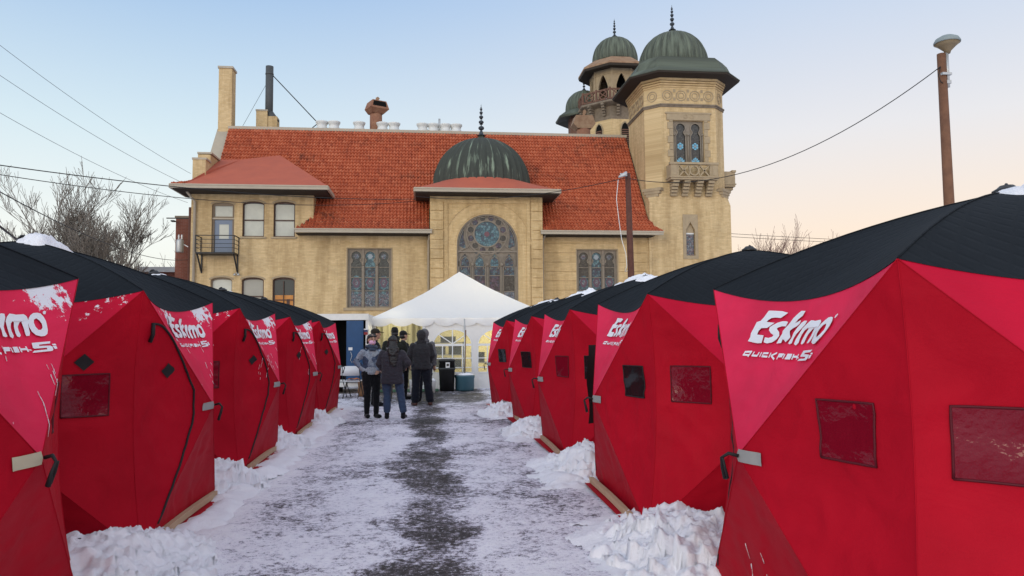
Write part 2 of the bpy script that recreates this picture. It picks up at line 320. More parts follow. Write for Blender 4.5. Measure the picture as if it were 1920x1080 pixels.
# tent fabric
def fabric(name, c, snow=0.0, quilt=False, rough=.62):
    m = bpy.data.materials.new(name); m.use_nodes = True; t = m.node_tree; b = t.nodes['Principled BSDF']; L = t.links
    b.inputs['Roughness'].default_value = rough; b.inputs['Specular IOR Level'].default_value = .08
    g = nd(t, 'ShaderNodeTexCoord')
    n = nd(t, 'ShaderNodeTexNoise', i_Scale=1.6, i_Detail=5.0); L.new(g.outputs['Object'], n.inputs['Vector'])
    r = ramp(t, [(.3, tuple(x * .84 for x in c)), (.7, tuple(min(1, x * 1.10) for x in c))], n.outputs[0])
    out = r.outputs[0]
    mp = nd(t, 'ShaderNodeMapping'); mp.inputs['Scale'].default_value = (1, 1, 1.5); L.new(g.outputs['Object'], mp.inputs[0])
    n2 = nd(t, 'ShaderNodeTexNoise', i_Scale=3.2, i_Detail=4.0, i_Roughness=.55, i_Distortion=.8); L.new(mp.outputs[0], n2.inputs['Vector'])
    n4 = nd(t, 'ShaderNodeTexNoise', i_Scale=420.0, i_Detail=1.0); L.new(g.outputs['Object'], n4.inputs['Vector'])
    bp0 = nd(t, 'ShaderNodeBump', i_Strength=.25, i_Distance=.002); L.new(n4.outputs[0], bp0.inputs['Height'])
    bp = nd(t, 'ShaderNodeBump', i_Strength=.35, i_Distance=.025); L.new(n2.outputs[0], bp.inputs['Height']); L.new(bp0.outputs[0], bp.inputs['Normal'])
    mr_ = nd(t, 'ShaderNodeMapping'); mr_.inputs['Rotation'].default_value = (.5, .7, .3); mr_.inputs['Scale'].default_value = (1, 1, .55); L.new(g.outputs['Object'], mr_.inputs[0])
    n6 = nd(t, 'ShaderNodeTexNoise', i_Scale=2.1, i_Detail=4.0, i_Roughness=.5, i_Distortion=.5); n6.noise_type = 'RIDGED_MULTIFRACTAL'; L.new(mr_.outputs[0], n6.inputs['Vector'])
    bp6 = nd(t, 'ShaderNodeBump', i_Strength=.55 if not quilt else .2, i_Distance=.035); L.new(n6.outputs[0], bp6.inputs['Height']); L.new(bp.outputs[0], bp6.inputs['Normal']); bp = bp6
    last = bp
    if quilt:
        br = nd(t, 'ShaderNodeTexChecker', i_Scale=1.0)
        mq = nd(t, 'ShaderNodeMapping'); mq.inputs['Rotation'].default_value = (0, 0, R(45)); L.new(g.outputs['Object'], mq.inputs[0])
        sq = nd(t, 'ShaderNodeSeparateXYZ'); L.new(mq.outputs[0], sq.inputs[0])
        parts = []
        for k in (0, 1):
            a = nd(t, 'ShaderNodeMath', operation='PINGPONG'); L.new(sq.outputs[k], a.inputs[0]); a.inputs[1].default_value = .045; parts.append(a)
        mn = nd(t, 'ShaderNodeMath', operation='MINIMUM'); L.new(parts[0].outputs[0], mn.inputs[0]); L.new(parts[1].outputs[0], mn.inputs[1])
        sm = nd(t, 'ShaderNodeMapRange'); L.new(mn.outputs[0], sm.inputs[0]); sm.inputs[1].default_value = 0; sm.inputs[2].default_value = .02
        bq = nd(t, 'ShaderNodeBump', i_Strength=.5, i_Distance=.006); L.new(sm.outputs[0], bq.inputs['Height']); L.new(bp.outputs[0], bq.inputs['Normal']); last = bq
    L.new(last.outputs[0], b.inputs['Normal'])
    if snow:     # crumbs of snow stuck to the cloth in clumps and thin vertical dribbles
        ns = nd(t, 'ShaderNodeTexNoise', i_Scale=17.0, i_Detail=7.0, i_Roughness=.75); L.new(g.outputs['Object'], ns.inputs['Vector'])
        nl = nd(t, 'ShaderNodeTexNoise', i_Scale=2.3, i_Detail=2.0); L.new(g.outputs['Object'], nl.inputs['Vector'])
        sz = nd(t, 'ShaderNodeSeparateXYZ'); L.new(g.outputs['Object'], sz.inputs[0])
        hz = nd(t, 'ShaderNodeMapRange'); L.new(sz.outputs[2], hz.inputs[0]); hz.inputs[1].default_value = 1.35; hz.inputs[2].default_value = 1.95; hz.inputs[3].default_value = -.12; hz.inputs[4].default_value = .20
        a1 = nd(t, 'ShaderNodeMath', operation='MULTIPLY_ADD'); L.new(nl.outputs[0], a1.inputs[0]); a1.inputs[1].default_value = .9; L.new(hz.outputs[0], a1.inputs[2])
        a2 = nd(t, 'ShaderNodeMath', operation='MULTIPLY_ADD'); L.new(ns.outputs[0], a2.inputs[0]); a2.inputs[1].default_value = .8; L.new(a1.outputs[0], a2.inputs[2])
        rs = nd(t, 'ShaderNodeMapRange'); L.new(a2.outputs[0], rs.inputs[0]); rs.inputs[1].default_value = 1.12 - snow; rs.inputs[2].default_value = 1.15 - snow
        m2 = nd(t, 'ShaderNodeMix', data_type='RGBA'); L.new(rs.outputs[0], m2.inputs[0]); L.new(out, m2.inputs[6]); m2.inputs[7].default_value = (.8, .8, .84, 1); out = m2.outputs[2]
    L.new(out, b.inputs['Base Color'])
    return m
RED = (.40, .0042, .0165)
LOGO_SKYLIT = (.72, .024, .080)  # logo panel: the tent red with skylight on its upward tilt painted in
MT['red_skylit'] = fabric('red_tent_fabric_skylit', (.50, .007, .033))  # other upper panels: same red cloth, skylight on their tilt put into the colour
MT['red_skylit_snow'] = fabric('red_tent_fabric_skylit_with_snow', (.50, .007, .033), snow=.03)
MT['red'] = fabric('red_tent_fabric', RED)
MT['pink'] = fabric('logo_tent_fabric_skylit', LOGO_SKYLIT)
MT['logo_skylit_snow'] = fabric('logo_tent_fabric_skylit_with_snow', LOGO_SKYLIT, snow=.055)
MT['black_roof'] = fabric('black_quilted_fabric', (.013, .016, .020), quilt=True, rough=.75)
MT['vinyl_red'] = mat('clear_vinyl_over_red', (.17, .004, .014), .08, .38, bump=(5, .03))
MT['vinyl_black'] = mat('clear_vinyl_over_dark', (.010, .010, .012), .12, .5, bump=(7, .006))
MT['black_tape'] = mat('black_webbing', (.012, .012, .013), .6, .3)
MT['grey_patch'] = mat('grey_reflective_patch', (.30, .30, .29), .45, .5, bump=(12, .01))
MT['tan_patch'] = mat('tan_patch', (.48, .43, .30), .55, .5, bump=(12, .01))
MT['white_print'] = mat('white_print', (.80, .80, .84), .5, .4)

# snow
def snow_mat(name, dirt=.2):
    m = bpy.data.materials.new(name); m.use_nodes = True; t = m.node_tree; b = t.nodes['Principled BSDF']; L = t.links
    b.inputs['Roughness'].default_value = .7; b.inputs['Specular IOR Level'].default_value = .3
    g = nd(t, 'ShaderNodeTexCoord'); n = nd(t, 'ShaderNodeTexNoise', i_Scale=4.0, i_Detail=6.0); L.new(g.outputs['Object'], n.inputs['Vector'])
    r = ramp(t, [(.3, (.90, .89, .92)), (.7, (.86 - dirt * .3, .85 - dirt * .3, .90 - dirt * .3))], n.outputs[0]); L.new(r.outputs[0], b.inputs['Base Color'])
    n2 = nd(t, 'ShaderNodeTexNoise', i_Scale=34.0, i_Detail=8.0, i_Roughness=.8); L.new(g.outputs['Object'], n2.inputs['Vector'])
    bp = nd(t, 'ShaderNodeBump', i_Strength=.7, i_Distance=.02); L.new(n2.outputs[0], bp.inputs['Height']); L.new(bp.outputs[0], b.inputs['Normal'])
    return m
MT['snow'] = snow_mat('snow', .1)

# ------------------------------------------------------------------ ground: trodden snow over wet asphalt
def ground_mat():
    m = bpy.data.materials.new('trodden_snow_on_asphalt'); m.use_nodes = True; t = m.node_tree; b = t.nodes['Principled BSDF']; L = t.links
    g = nd(t, 'ShaderNodeNewGeometry'); P = g.outputs['Position']
    sp = nd(t, 'ShaderNodeSeparateXYZ'); L.new(P, sp.inputs[0])
    def noi(scale, det=6.0, rough=.6, sxyz=(1, 1, 1), dist=0.0):
        mp = nd(t, 'ShaderNodeMapping'); mp.inputs['Scale'].default_value = sxyz; L.new(P, mp.inputs[0])
        n = nd(t, 'ShaderNodeTexNoise', i_Scale=scale, i_Detail=det, i_Roughness=rough, i_Distortion=dist); L.new(mp.outputs[0], n.inputs['Vector']); return n.outputs[0]
    def ma(op, a, bb, c=None):
        n = nd(t, 'ShaderNodeMath', operation=op)
        for i, q in enumerate((a, bb, c)):
            if q is None: continue
            if isinstance(q, (int, float)): n.inputs[i].default_value = q
            else: L.new(q, n.inputs[i])
        return n.outputs[0]
    big = noi(.75, 4.0, .55); mid = noi(3.2, 8.0, .68, (1, .8, 1), .5); fine = noi(22, 6.0, .72); grit = noi(90, 3.0, .7)
    # worn strip down the middle of the aisle
    wob = ma('MULTIPLY_ADD', noi(.7, 4.0, .6), 1.3, -.65)
    dx = ma('ABSOLUTE', ma('ADD', ma('SUBTRACT', sp.outputs[0], .03), wob), 0)
    st = nd(t, 'ShaderNodeMapRange'); st.interpolation_type = 'SMOOTHSTEP'; L.new(dx, st.inputs[0]); st.inputs[1].default_value = .12; st.inputs[2].default_value = .52; st.inputs[3].default_value = .125; st.inputs[4].default_value = 0
    # two fainter wheel-worn streaks beside it and a bare zone in front of the white tent
    d2 = ma('ABSOLUTE', ma('SUBTRACT', ma('ABSOLUTE', ma('SUBTRACT', sp.outputs[0], .0), 0), 1.25), 0)
    s2 = nd(t, 'ShaderNodeMapRange'); s2.interpolation_type = 'SMOOTHSTEP'; L.new(d2, s2.inputs[0]); s2.inputs[1].default_value = .05; s2.inputs[2].default_value = .55; s2.inputs[3].default_value = .030; s2.inputs[4].default_value = 0
    far = nd(t, 'ShaderNodeMapRange'); far.interpolation_type = 'SMOOTHSTEP'; L.new(sp.outputs[1], far.inputs[0]); far.inputs[1].default_value = 17.8; far.inputs[2].default_value = 19.6; far.inputs[3].default_value = 0; far.inputs[4].default_value = .13
    d3 = ma('ABSOLUTE', ma('SUBTRACT', sp.outputs[1], 14.3), 0)
    s3 = nd(t, 'ShaderNodeMapRange'); s3.interpolation_type = 'SMOOTHSTEP'; L.new(d3, s3.inputs[0]); s3.inputs[1].default_value = .1; s3.inputs[2].default_value = .9; s3.inputs[3].default_value = .07; s3.inputs[4].default_value = 0
    edge = nd(t, 'ShaderNodeMapRange'); edge.interpolation_type = 'SMOOTHSTEP'; L.new(ma('ABSOLUTE', sp.outputs[0], 0), edge.inputs[0]); edge.inputs[1].default_value = 1.35; edge.inputs[2].default_value = 1.9; edge.inputs[3].default_value = 0; edge.inputs[4].default_value = -.08
    s = ma('MULTIPLY', big, .32); s = ma('MULTIPLY_ADD', mid, .36, s); s = ma('MULTIPLY_ADD', fine, .50, s); s = ma('MULTIPLY_ADD', grit, .26, s)   # mean about .71
    for q in (st.outputs[0], s2.outputs[0], far.outputs[0], s3.outputs[0], edge.outputs[0]): s = ma('ADD', s, q)
    s = ma('MULTIPLY_ADD', ma('SUBTRACT', noi(7.5, 5.0, .65, (1, 1, 1), .8), .5), .30, s)
    s = ma('ADD', s, -.022)
    # s high = bare asphalt ; low = snow ; between = grey slush
    r = ramp(t, [(0, (.92, .90, .94)), (.28, (.84, .81, .88)), (.40, (.55, .52, .60)), (.50, (.24, .22, .25)), (.60, (.060, .054, .054)), (1, (.026, .023, .021))])
    mrr = nd(t, 'ShaderNodeMapRange'); L.new(s, mrr.inputs[0]); mrr.inputs[1].default_value = .61; mrr.inputs[2].default_value = .97; L.new(mrr.outputs[0], r.inputs[0])
    sp2 = noi(34, 3.0, .65); rs = nd(t, 'ShaderNodeMapRange'); L.new(sp2, rs.inputs[0]); rs.inputs[1].default_value = .62; rs.inputs[2].default_value = .67
    m2 = nd(t, 'ShaderNodeMix', data_type='RGBA'); L.new(rs.outputs[0], m2.inputs[0]); L.new(r.outputs[0], m2.inputs[6]); m2.inputs[7].default_value = (.62, .61, .68, 1)
    # brown tint of gravel far off
    L.new(m2.outputs[2], b.inputs['Base Color'])
    b.inputs['Specular IOR Level'].default_value = .25; rr = ramp(t, [(.45, (.7, .7, .7)), (.62, (.5, .5, .5)), (.8, (.65, .65, .65))], mrr.outputs[0]); L.new(rr.outputs[0], b.inputs['Roughness'])
    vo = nd(t, 'ShaderNodeTexVoronoi', i_Scale=4.5, feature='SMOOTH_F1'); mpv = nd(t, 'ShaderNodeMapping'); mpv.inputs['Scale'].default_value = (1.5, .8, 1); L.new(P, mpv.inputs[0]); L.new(mpv.outputs[0], vo.inputs['Vector'])
    inv = ma('MULTIPLY_ADD', vo.outputs['Distance'], .35, ma('MULTIPLY', s, -1.0))
    bp = nd(t, 'ShaderNodeBump', i_Strength=.75, i_Distance=.06); L.new(inv, bp.inputs['Height']); L.new(bp.outputs[0], b.inputs['Normal'])
    return m
MT['ground'] = ground_mat()
g = MB()
def gh(x, y):
    e = max(0, min(1, (abs(x) - 1.1) / 1.0))
    return .025 * noise.fractal(Vector((x * .9, y * .9, 3)), 1, 2, 5) * (.5 + e) + .012 * noise.noise(Vector((x * 5, y * 5, 0)))
nx, ny = 110, 480; X0, X1, Y0, Y1 = -3.2, 3.2, 1.0, 24.0
vs = []; fs = []
for j in range(ny + 1):
    for i in range(nx + 1):
        x = X0 + (X1 - X0) * i / nx; y = Y0 + (Y1 - Y0) * j / ny
        e = min(i, nx - i, j, ny - j) / 4; vs.append((x, y, gh(x, y) * min(1, e)))
for j in range(ny):
    for i in range(nx): a = j * (nx + 1) + i; fs.append((a, a + 1, a + nx + 2, a + nx + 1))
g.add(vs, fs, 0, True)
B = 900
g.add([(-B, -B, 0), (B, -B, 0), (B, B, 0), (-B, B, 0), (X0, Y0, 0), (X1, Y0, 0), (X1, Y1, 0), (X0, Y1, 0)], [(0, 1, 5, 4), (1, 2, 6, 5), (2, 3, 7, 6), (3, 0, 4, 7)])
go = g.build('ground', MT['ground'], loc=(0, 0, 0), fix=False); tag(go, kind='structure')

# ------------------------------------------------------------------ snow heaps
def heap(cx, cy, rx, ry, h, seed, label, group='snow heaps shovelled between the tents', res=.016, slope=(0, 0), n=None):
    rnd = random.Random(seed); x = np.arange(-rx * 1.35, rx * 1.35, res); y = np.arange(-ry * 1.35, ry * 1.35, res)
    Xg, Yg = np.meshgrid(x, y)
    H = np.zeros_like(Xg)
    q = np.sqrt((Xg / rx) ** 2 + (Yg / ry) ** 2)
    F = np.array([[noise.fractal(Vector((a * 2.2 + seed, b * 2.2, 0)), 1, 2, 5) for a in x] for b in y])
    base = h * .8 * np.clip(1 - (q + .25 * F) ** 1.7, -.2, 1)
    H = base.copy()
    nn = n or int(1100 * rx * ry / .35)
    for _ in range(nn):
        a = rnd.uniform(0, 2 * math.pi); rr = rnd.random() ** .6 * 1.15
        px, py = rx * rr * math.cos(a), ry * rr * math.sin(a); r = rnd.choice((.010, .012, .016, .02, .03, .04, .06, .10)) * rnd.uniform(.8, 1.3)
        i0, i1 = np.searchsorted(x, (px - r, px + r)); j0, j1 = np.searchsorted(y, (py - r, py + r))
        if i1 <= i0 or j1 <= j0: continue
        S = slice(j0, j1), slice(i0, i1)
        d2 = (Xg[S] - px) ** 2 + ((Yg[S] - py) * rnd.uniform(.8, 1.2)) ** 2
        jb = min(len(y) - 1, int((py - y[0]) / res)); ib = min(len(x) - 1, int((px - x[0]) / res))
        bz = base[jb, ib]
        if bz < -.01: bz = -.01
        if rnd.random() < .35:
            sph = bz + np.sqrt(np.clip(r * r - d2, 0, None)) * rnd.uniform(.6, 1.0) - r * .25; msk = d2 < r * r
        else:      # broken slab-like clod, tilted
            an = rnd.uniform(0, math.pi); ux = (Xg[S] - px) * math.cos(an) + (Yg[S] - py) * math.sin(an); uy = -(Xg[S] - px) * math.sin(an) + (Yg[S] - py) * math.cos(an)
            dd = np.maximum(np.abs(ux) / r, np.abs(uy) / (r * rnd.uniform(.5, .9)) + .25 * np.abs(ux) / r)
            sph = bz + r * rnd.uniform(.15, .5) + ux * rnd.uniform(-.5, .5) + uy * rnd.uniform(-.5, .5); msk = dd < .95
        H[S] = np.where(msk, np.maximum(H[S], sph), H[S])
    F2 = np.array([[noise.fractal(Vector((a * 16 + seed, b * 16, 0)), .8, 2, 3) for a in x] for b in y])
    H += .034 * F2 + .05 * np.abs(F) * (H > 0)
    ny_, nx_ = H.shape; vs = []
    for j in range(ny_):
        for i in range(nx_): vs.append((cx + x[i] + .008 * F2[j, i], cy + y[j] + .008 * F[j, i], H[j, i]))
    fs = []
    for j in range(ny_ - 1):
        for i in range(nx_ - 1):
            if max(H[j, i], H[j + 1, i], H[j, i + 1], H[j + 1, i + 1]) > -.012:
                a = j * nx_ + i; fs.append((a, a + 1, a + nx_ + 1, a + nx_))
    par = {}
    def fd(q):
        while par.setdefault(q, q) != q: par[q] = par[par[q]]; q = par[q]
        return q
    for f in fs:
        for q in f[1:]: par[fd(q)] = fd(f[0])
    cnt = {}
    for f in fs: r_ = fd(f[0]); cnt[r_] = cnt.get(r_, 0) + 1
    best = max(cnt, key=cnt.get); fs = [f for f in fs if fd(f[0]) == best]
    used = sorted({k for f in fs for k in f}); mp = {k: i for i, k in enumerate(used)}
    m = MB(); m.add([vs[k] for k in used], [tuple(mp[k] for k in f) for f in fs], 0, True)
    o = m.build('snow_heap', MT['snow'], loc=(cx, cy, 0), fix=False)
    return tag(o, label, 'snow heap', group)
heap(-2.30, 5.30, .70, .95, .26, 1, 'white lumpy snow heap between the first and second red tents of the left row')
heap(-2.28, 8.40, .40, .64, .30, 2, 'white snow heap between the second and third red tents of the left row')
heap(-2.30, 11.40, .45, .55, .28, 3, 'small snow heap between the third and fourth red tents of the left row')
heap(-2.2, 14.35, .5, .6, .22, 4, 'low snow heap before the last red tent of the left row')
heap(1.96, 5.30, .60, 1.0, .25, 5, 'tall lumpy snow heap between the first and second red tents of the right row')
heap(1.88, 8.72, .40, .78, .31, 6, 'white snow heap between the second and third red tents of the right row')
heap(1.78, 12.25, .42, .62, .25, 7, 'small snow heap between the third and fourth red tents of the right row')
heap(1.60, 15.3, .45, .60, .24, 8, 'small snow heap before the last red tent of the right row')
# low ragged banks pushed up along the foot of each row: part of the ground cover
def bank(name, xc, pts, seed):
    m = MB()
    for (y0, y1, w_) in pts:
        res = .03; x = np.arange(-w_ * 1.2, w_ * 1.2, res); y = np.arange(y0, y1, res); vs = []
        Hs = {}
        for j, b in enumerate(y):
            tt = min(1, (b - y0) / .5, (y1 - b) / .5)
            for i, a in enumerate(x):
                f = noise.fractal(Vector((a * 3 + seed, b * 3, 1)), 1, 2, 5); f3 = abs(noise.fractal(Vector((a * 14 + seed, b * 14, 1)), .8, 2, 3))
                h_ = .085 * tt * max(-.2, 1 - (abs(a) / w_) ** 1.4) + .05 * f + .022 * f3 - .02
                Hs[(j, i)] = h_; vs.append((xc(b) + a, b, h_))
        nx_ = len(x); fs = []
        for j in range(len(y) - 1):
            for i in range(nx_ - 1):
                if max(Hs[(j, i)], Hs[(j + 1, i)], Hs[(j, i + 1)], Hs[(j + 1, i + 1)]) > .004:
                    a = j * nx_ + i; fs.append((a, a + 1, a + nx_ + 1, a + nx_))
        m.add(vs, fs, 0, True)
    o = m.build(name, MT['snow'], loc=(xc(8), 8, 0), fix=False); tag(o, kind='stuff'); return o
tag(bank('snow_bank', lambda y: -1.98 + .004 * y, [(4.0, 6.4, .40), (6.2, 8.6, .22), (8.0, 11.5, .26), (11, 17, .25)], 3), 'loose snow pushed along the foot of the left row of tents', 'snow')
tag(bank('snow_bank', lambda y: 1.60 - .006 * y, [(4.4, 6.5, .45), (7.6, 9.8, .34), (11.2, 13.2, .3), (14.3, 16.6, .3)], 9), 'loose snow pushed along the foot of the right row of tents', 'snow')

# ------------------------------------------------------------------ pop-up shelters: five-sided hub tents
S5 = 1.93; HT = 1.95; AP = S5 / (2 * math.tan(math.pi / 5)); RC = S5 / (2 * math.sin(math.pi / 5)); HZ = 1.0; BU = .28; TOP = 2.44
W5 = S5 / 2
LOGO_POLYS= [[(-0.263, 1.763), (-0.2, 1.76), (-0.118, 1.755), (-0.051, 1.743), (-0.072, 1.73), (-0.103, 1.714), (-0.16, 1.718), (-0.199, 1.716), (-0.223, 1.704), (-0.231, 1.693), (-0.144, 1.686), (-0.174, 1.667), (-0.194, 1.656), (-0.259, 1.655), (-0.274, 1.641), (-0.274, 1.617), (-0.193, 1.612), (-0.192, 1.595), (-0.192, 1.567), (-0.24, 1.565), (-0.295, 1.57), (-0.346, 1.577), (-0.337, 1.601), (-0.346, 1.624), (-0.342, 1.657), (-0.344, 1.693), (-0.308, 1.701), (-0.288, 1.724), (-0.278, 1.744)], [(-0.009, 1.689), (-0.016, 1.663), (-0.059, 1.664), (-0.092, 1.658), (-0.101, 1.651), (-0.065, 1.631), (-0.049, 1.61), (-0.057, 1.59), (-0.091, 1.572), (-0.133, 1.566), (-0.172, 1.572), (-0.173, 1.586), (-0.172, 1.601), (-0.141, 1.597), (-0.114, 1.604), (-0.111, 1.614), (-0.142, 1.625), (-0.168, 1.643), (-0.17, 1.661), (-0.144, 1.675), (-0.114, 1.687), (-0.073, 1.694), (-0.034, 1.693)], [(0.089, 1.749), (0.144, 1.746), (0.127, 1.719), (0.097, 1.702), (0.077, 1.68), (0.101, 1.686), (0.132, 1.696), (0.133, 1.676), (0.112, 1.661), (0.077, 1.65), (0.05, 1.637), (0.066, 1.62), (0.089, 1.601), (0.072, 1.586), (0.052, 1.574), (0.025, 1.586), (0.004, 1.59), (0.004, 1.569), (-0.041, 1.566), (-0.038, 1.595), (-0.027, 1.621), (-0.033, 1.638), (-0.014, 1.655), (0.013, 1.678), (0.035, 1.709), (0.057, 1.728)], [(0.173, 1.691), (0.205, 1.689), (0.196, 1.668), (0.166, 1.642), (0.141, 1.619), (0.129, 1.596), (0.128, 1.568), (0.11, 1.563), (0.089, 1.568), (0.106, 1.599), (0.108, 1.626), (0.124, 1.652), (0.148, 1.679)], [(0.215, 1.674), (0.246, 1.691), (0.273, 1.689), (0.291, 1.686), (0.325, 1.688), (0.354, 1.69), (0.372, 1.679), (0.371, 1.654), (0.35, 1.63), (0.342, 1.608), (0.335, 1.586), (0.32, 1.57), (0.296, 1.569), (0.299, 1.583), (0.308, 1.608), (0.312, 1.64), (0.315, 1.649), (0.297, 1.643), (0.269, 1.618), (0.262, 1.599), (0.26, 1.573), (0.242, 1.562), (0.225, 1.567), (0.225, 1.586), (0.236, 1.618), (0.252, 1.644), (0.242, 1.649), (0.216, 1.638), (0.198, 1.615), (0.194, 1.593), (0.196, 1.57), (0.178, 1.557), (0.153, 1.565), (0.155, 1.589), (0.169, 1.619), (0.182, 1.648)], [(0.486, 1.696), (0.499, 1.679), (0.5, 1.655), (0.488, 1.628), (0.476, 1.601), (0.455, 1.58), (0.427, 1.568), (0.398, 1.566), (0.368, 1.574), (0.353, 1.592), (0.349, 1.617), (0.36, 1.642), (0.381, 1.667), (0.406, 1.685), (0.433, 1.698), (0.463, 1.701)], [(0.526, 1.714), (0.536, 1.709), (0.522, 1.692), (0.507, 1.694), (0.508, 1.706)], [(0.305, 1.531), (0.443, 1.538), (0.432, 1.526), (0.347, 1.521), (0.342, 1.514), (0.425, 1.514), (0.432, 1.508), (0.427, 1.493), (0.414, 1.485), (0.273, 1.478), (0.292, 1.489), (0.387, 1.494), (0.39, 1.503), (0.3, 1.5), (0.294, 1.504)], [(0.436, 1.511), (0.462, 1.513), (0.461, 1.497), (0.438, 1.495)], [(0.441, 1.523), (0.466, 1.524), (0.466, 1.516), (0.442, 1.515)]]
LOGO_HOLE= [(0.44, 1.668), (0.454, 1.656), (0.459, 1.637), (0.449, 1.616), (0.428, 1.603), (0.405, 1.602), (0.399, 1.62), (0.403, 1.641), (0.416, 1.66)]
LOGO_STROKES= [[(-0.274, 1.488), (-0.26, 1.515), (-0.323, 1.513), (-0.327, 1.496), (-0.269, 1.495)], [(-0.232, 1.512), (-0.234, 1.494), (-0.183, 1.493), (-0.179, 1.511)], [(-0.152, 1.511), (-0.153, 1.492)], [(-0.082, 1.51), (-0.126, 1.509), (-0.126, 1.492), (-0.08, 1.491)], [(-0.055, 1.51), (-0.059, 1.489)], [(0.004, 1.513), (-0.039, 1.498), (0.002, 1.48)], [(0.037, 1.483), (0.039, 1.507), (0.09, 1.507)], [(0.039, 1.496), (0.083, 1.497)], [(0.105, 1.506), (0.104, 1.488)], [(0.178, 1.507), (0.136, 1.507), (0.136, 1.498), (0.178, 1.498), (0.176, 1.488), (0.129, 1.488)], [(0.198, 1.508), (0.199, 1.487)], [(0.25, 1.509), (0.249, 1.488)], [(0.198, 1.498), (0.248, 1.499)]]
LOGO_TM= [[(0.248, 1.495), (0.258, 1.495)], [(0.253, 1.495), (0.254, 1.49)], [(0.264, 1.49), (0.263, 1.495), (0.269, 1.493), (0.273, 1.495), (0.275, 1.491)]]

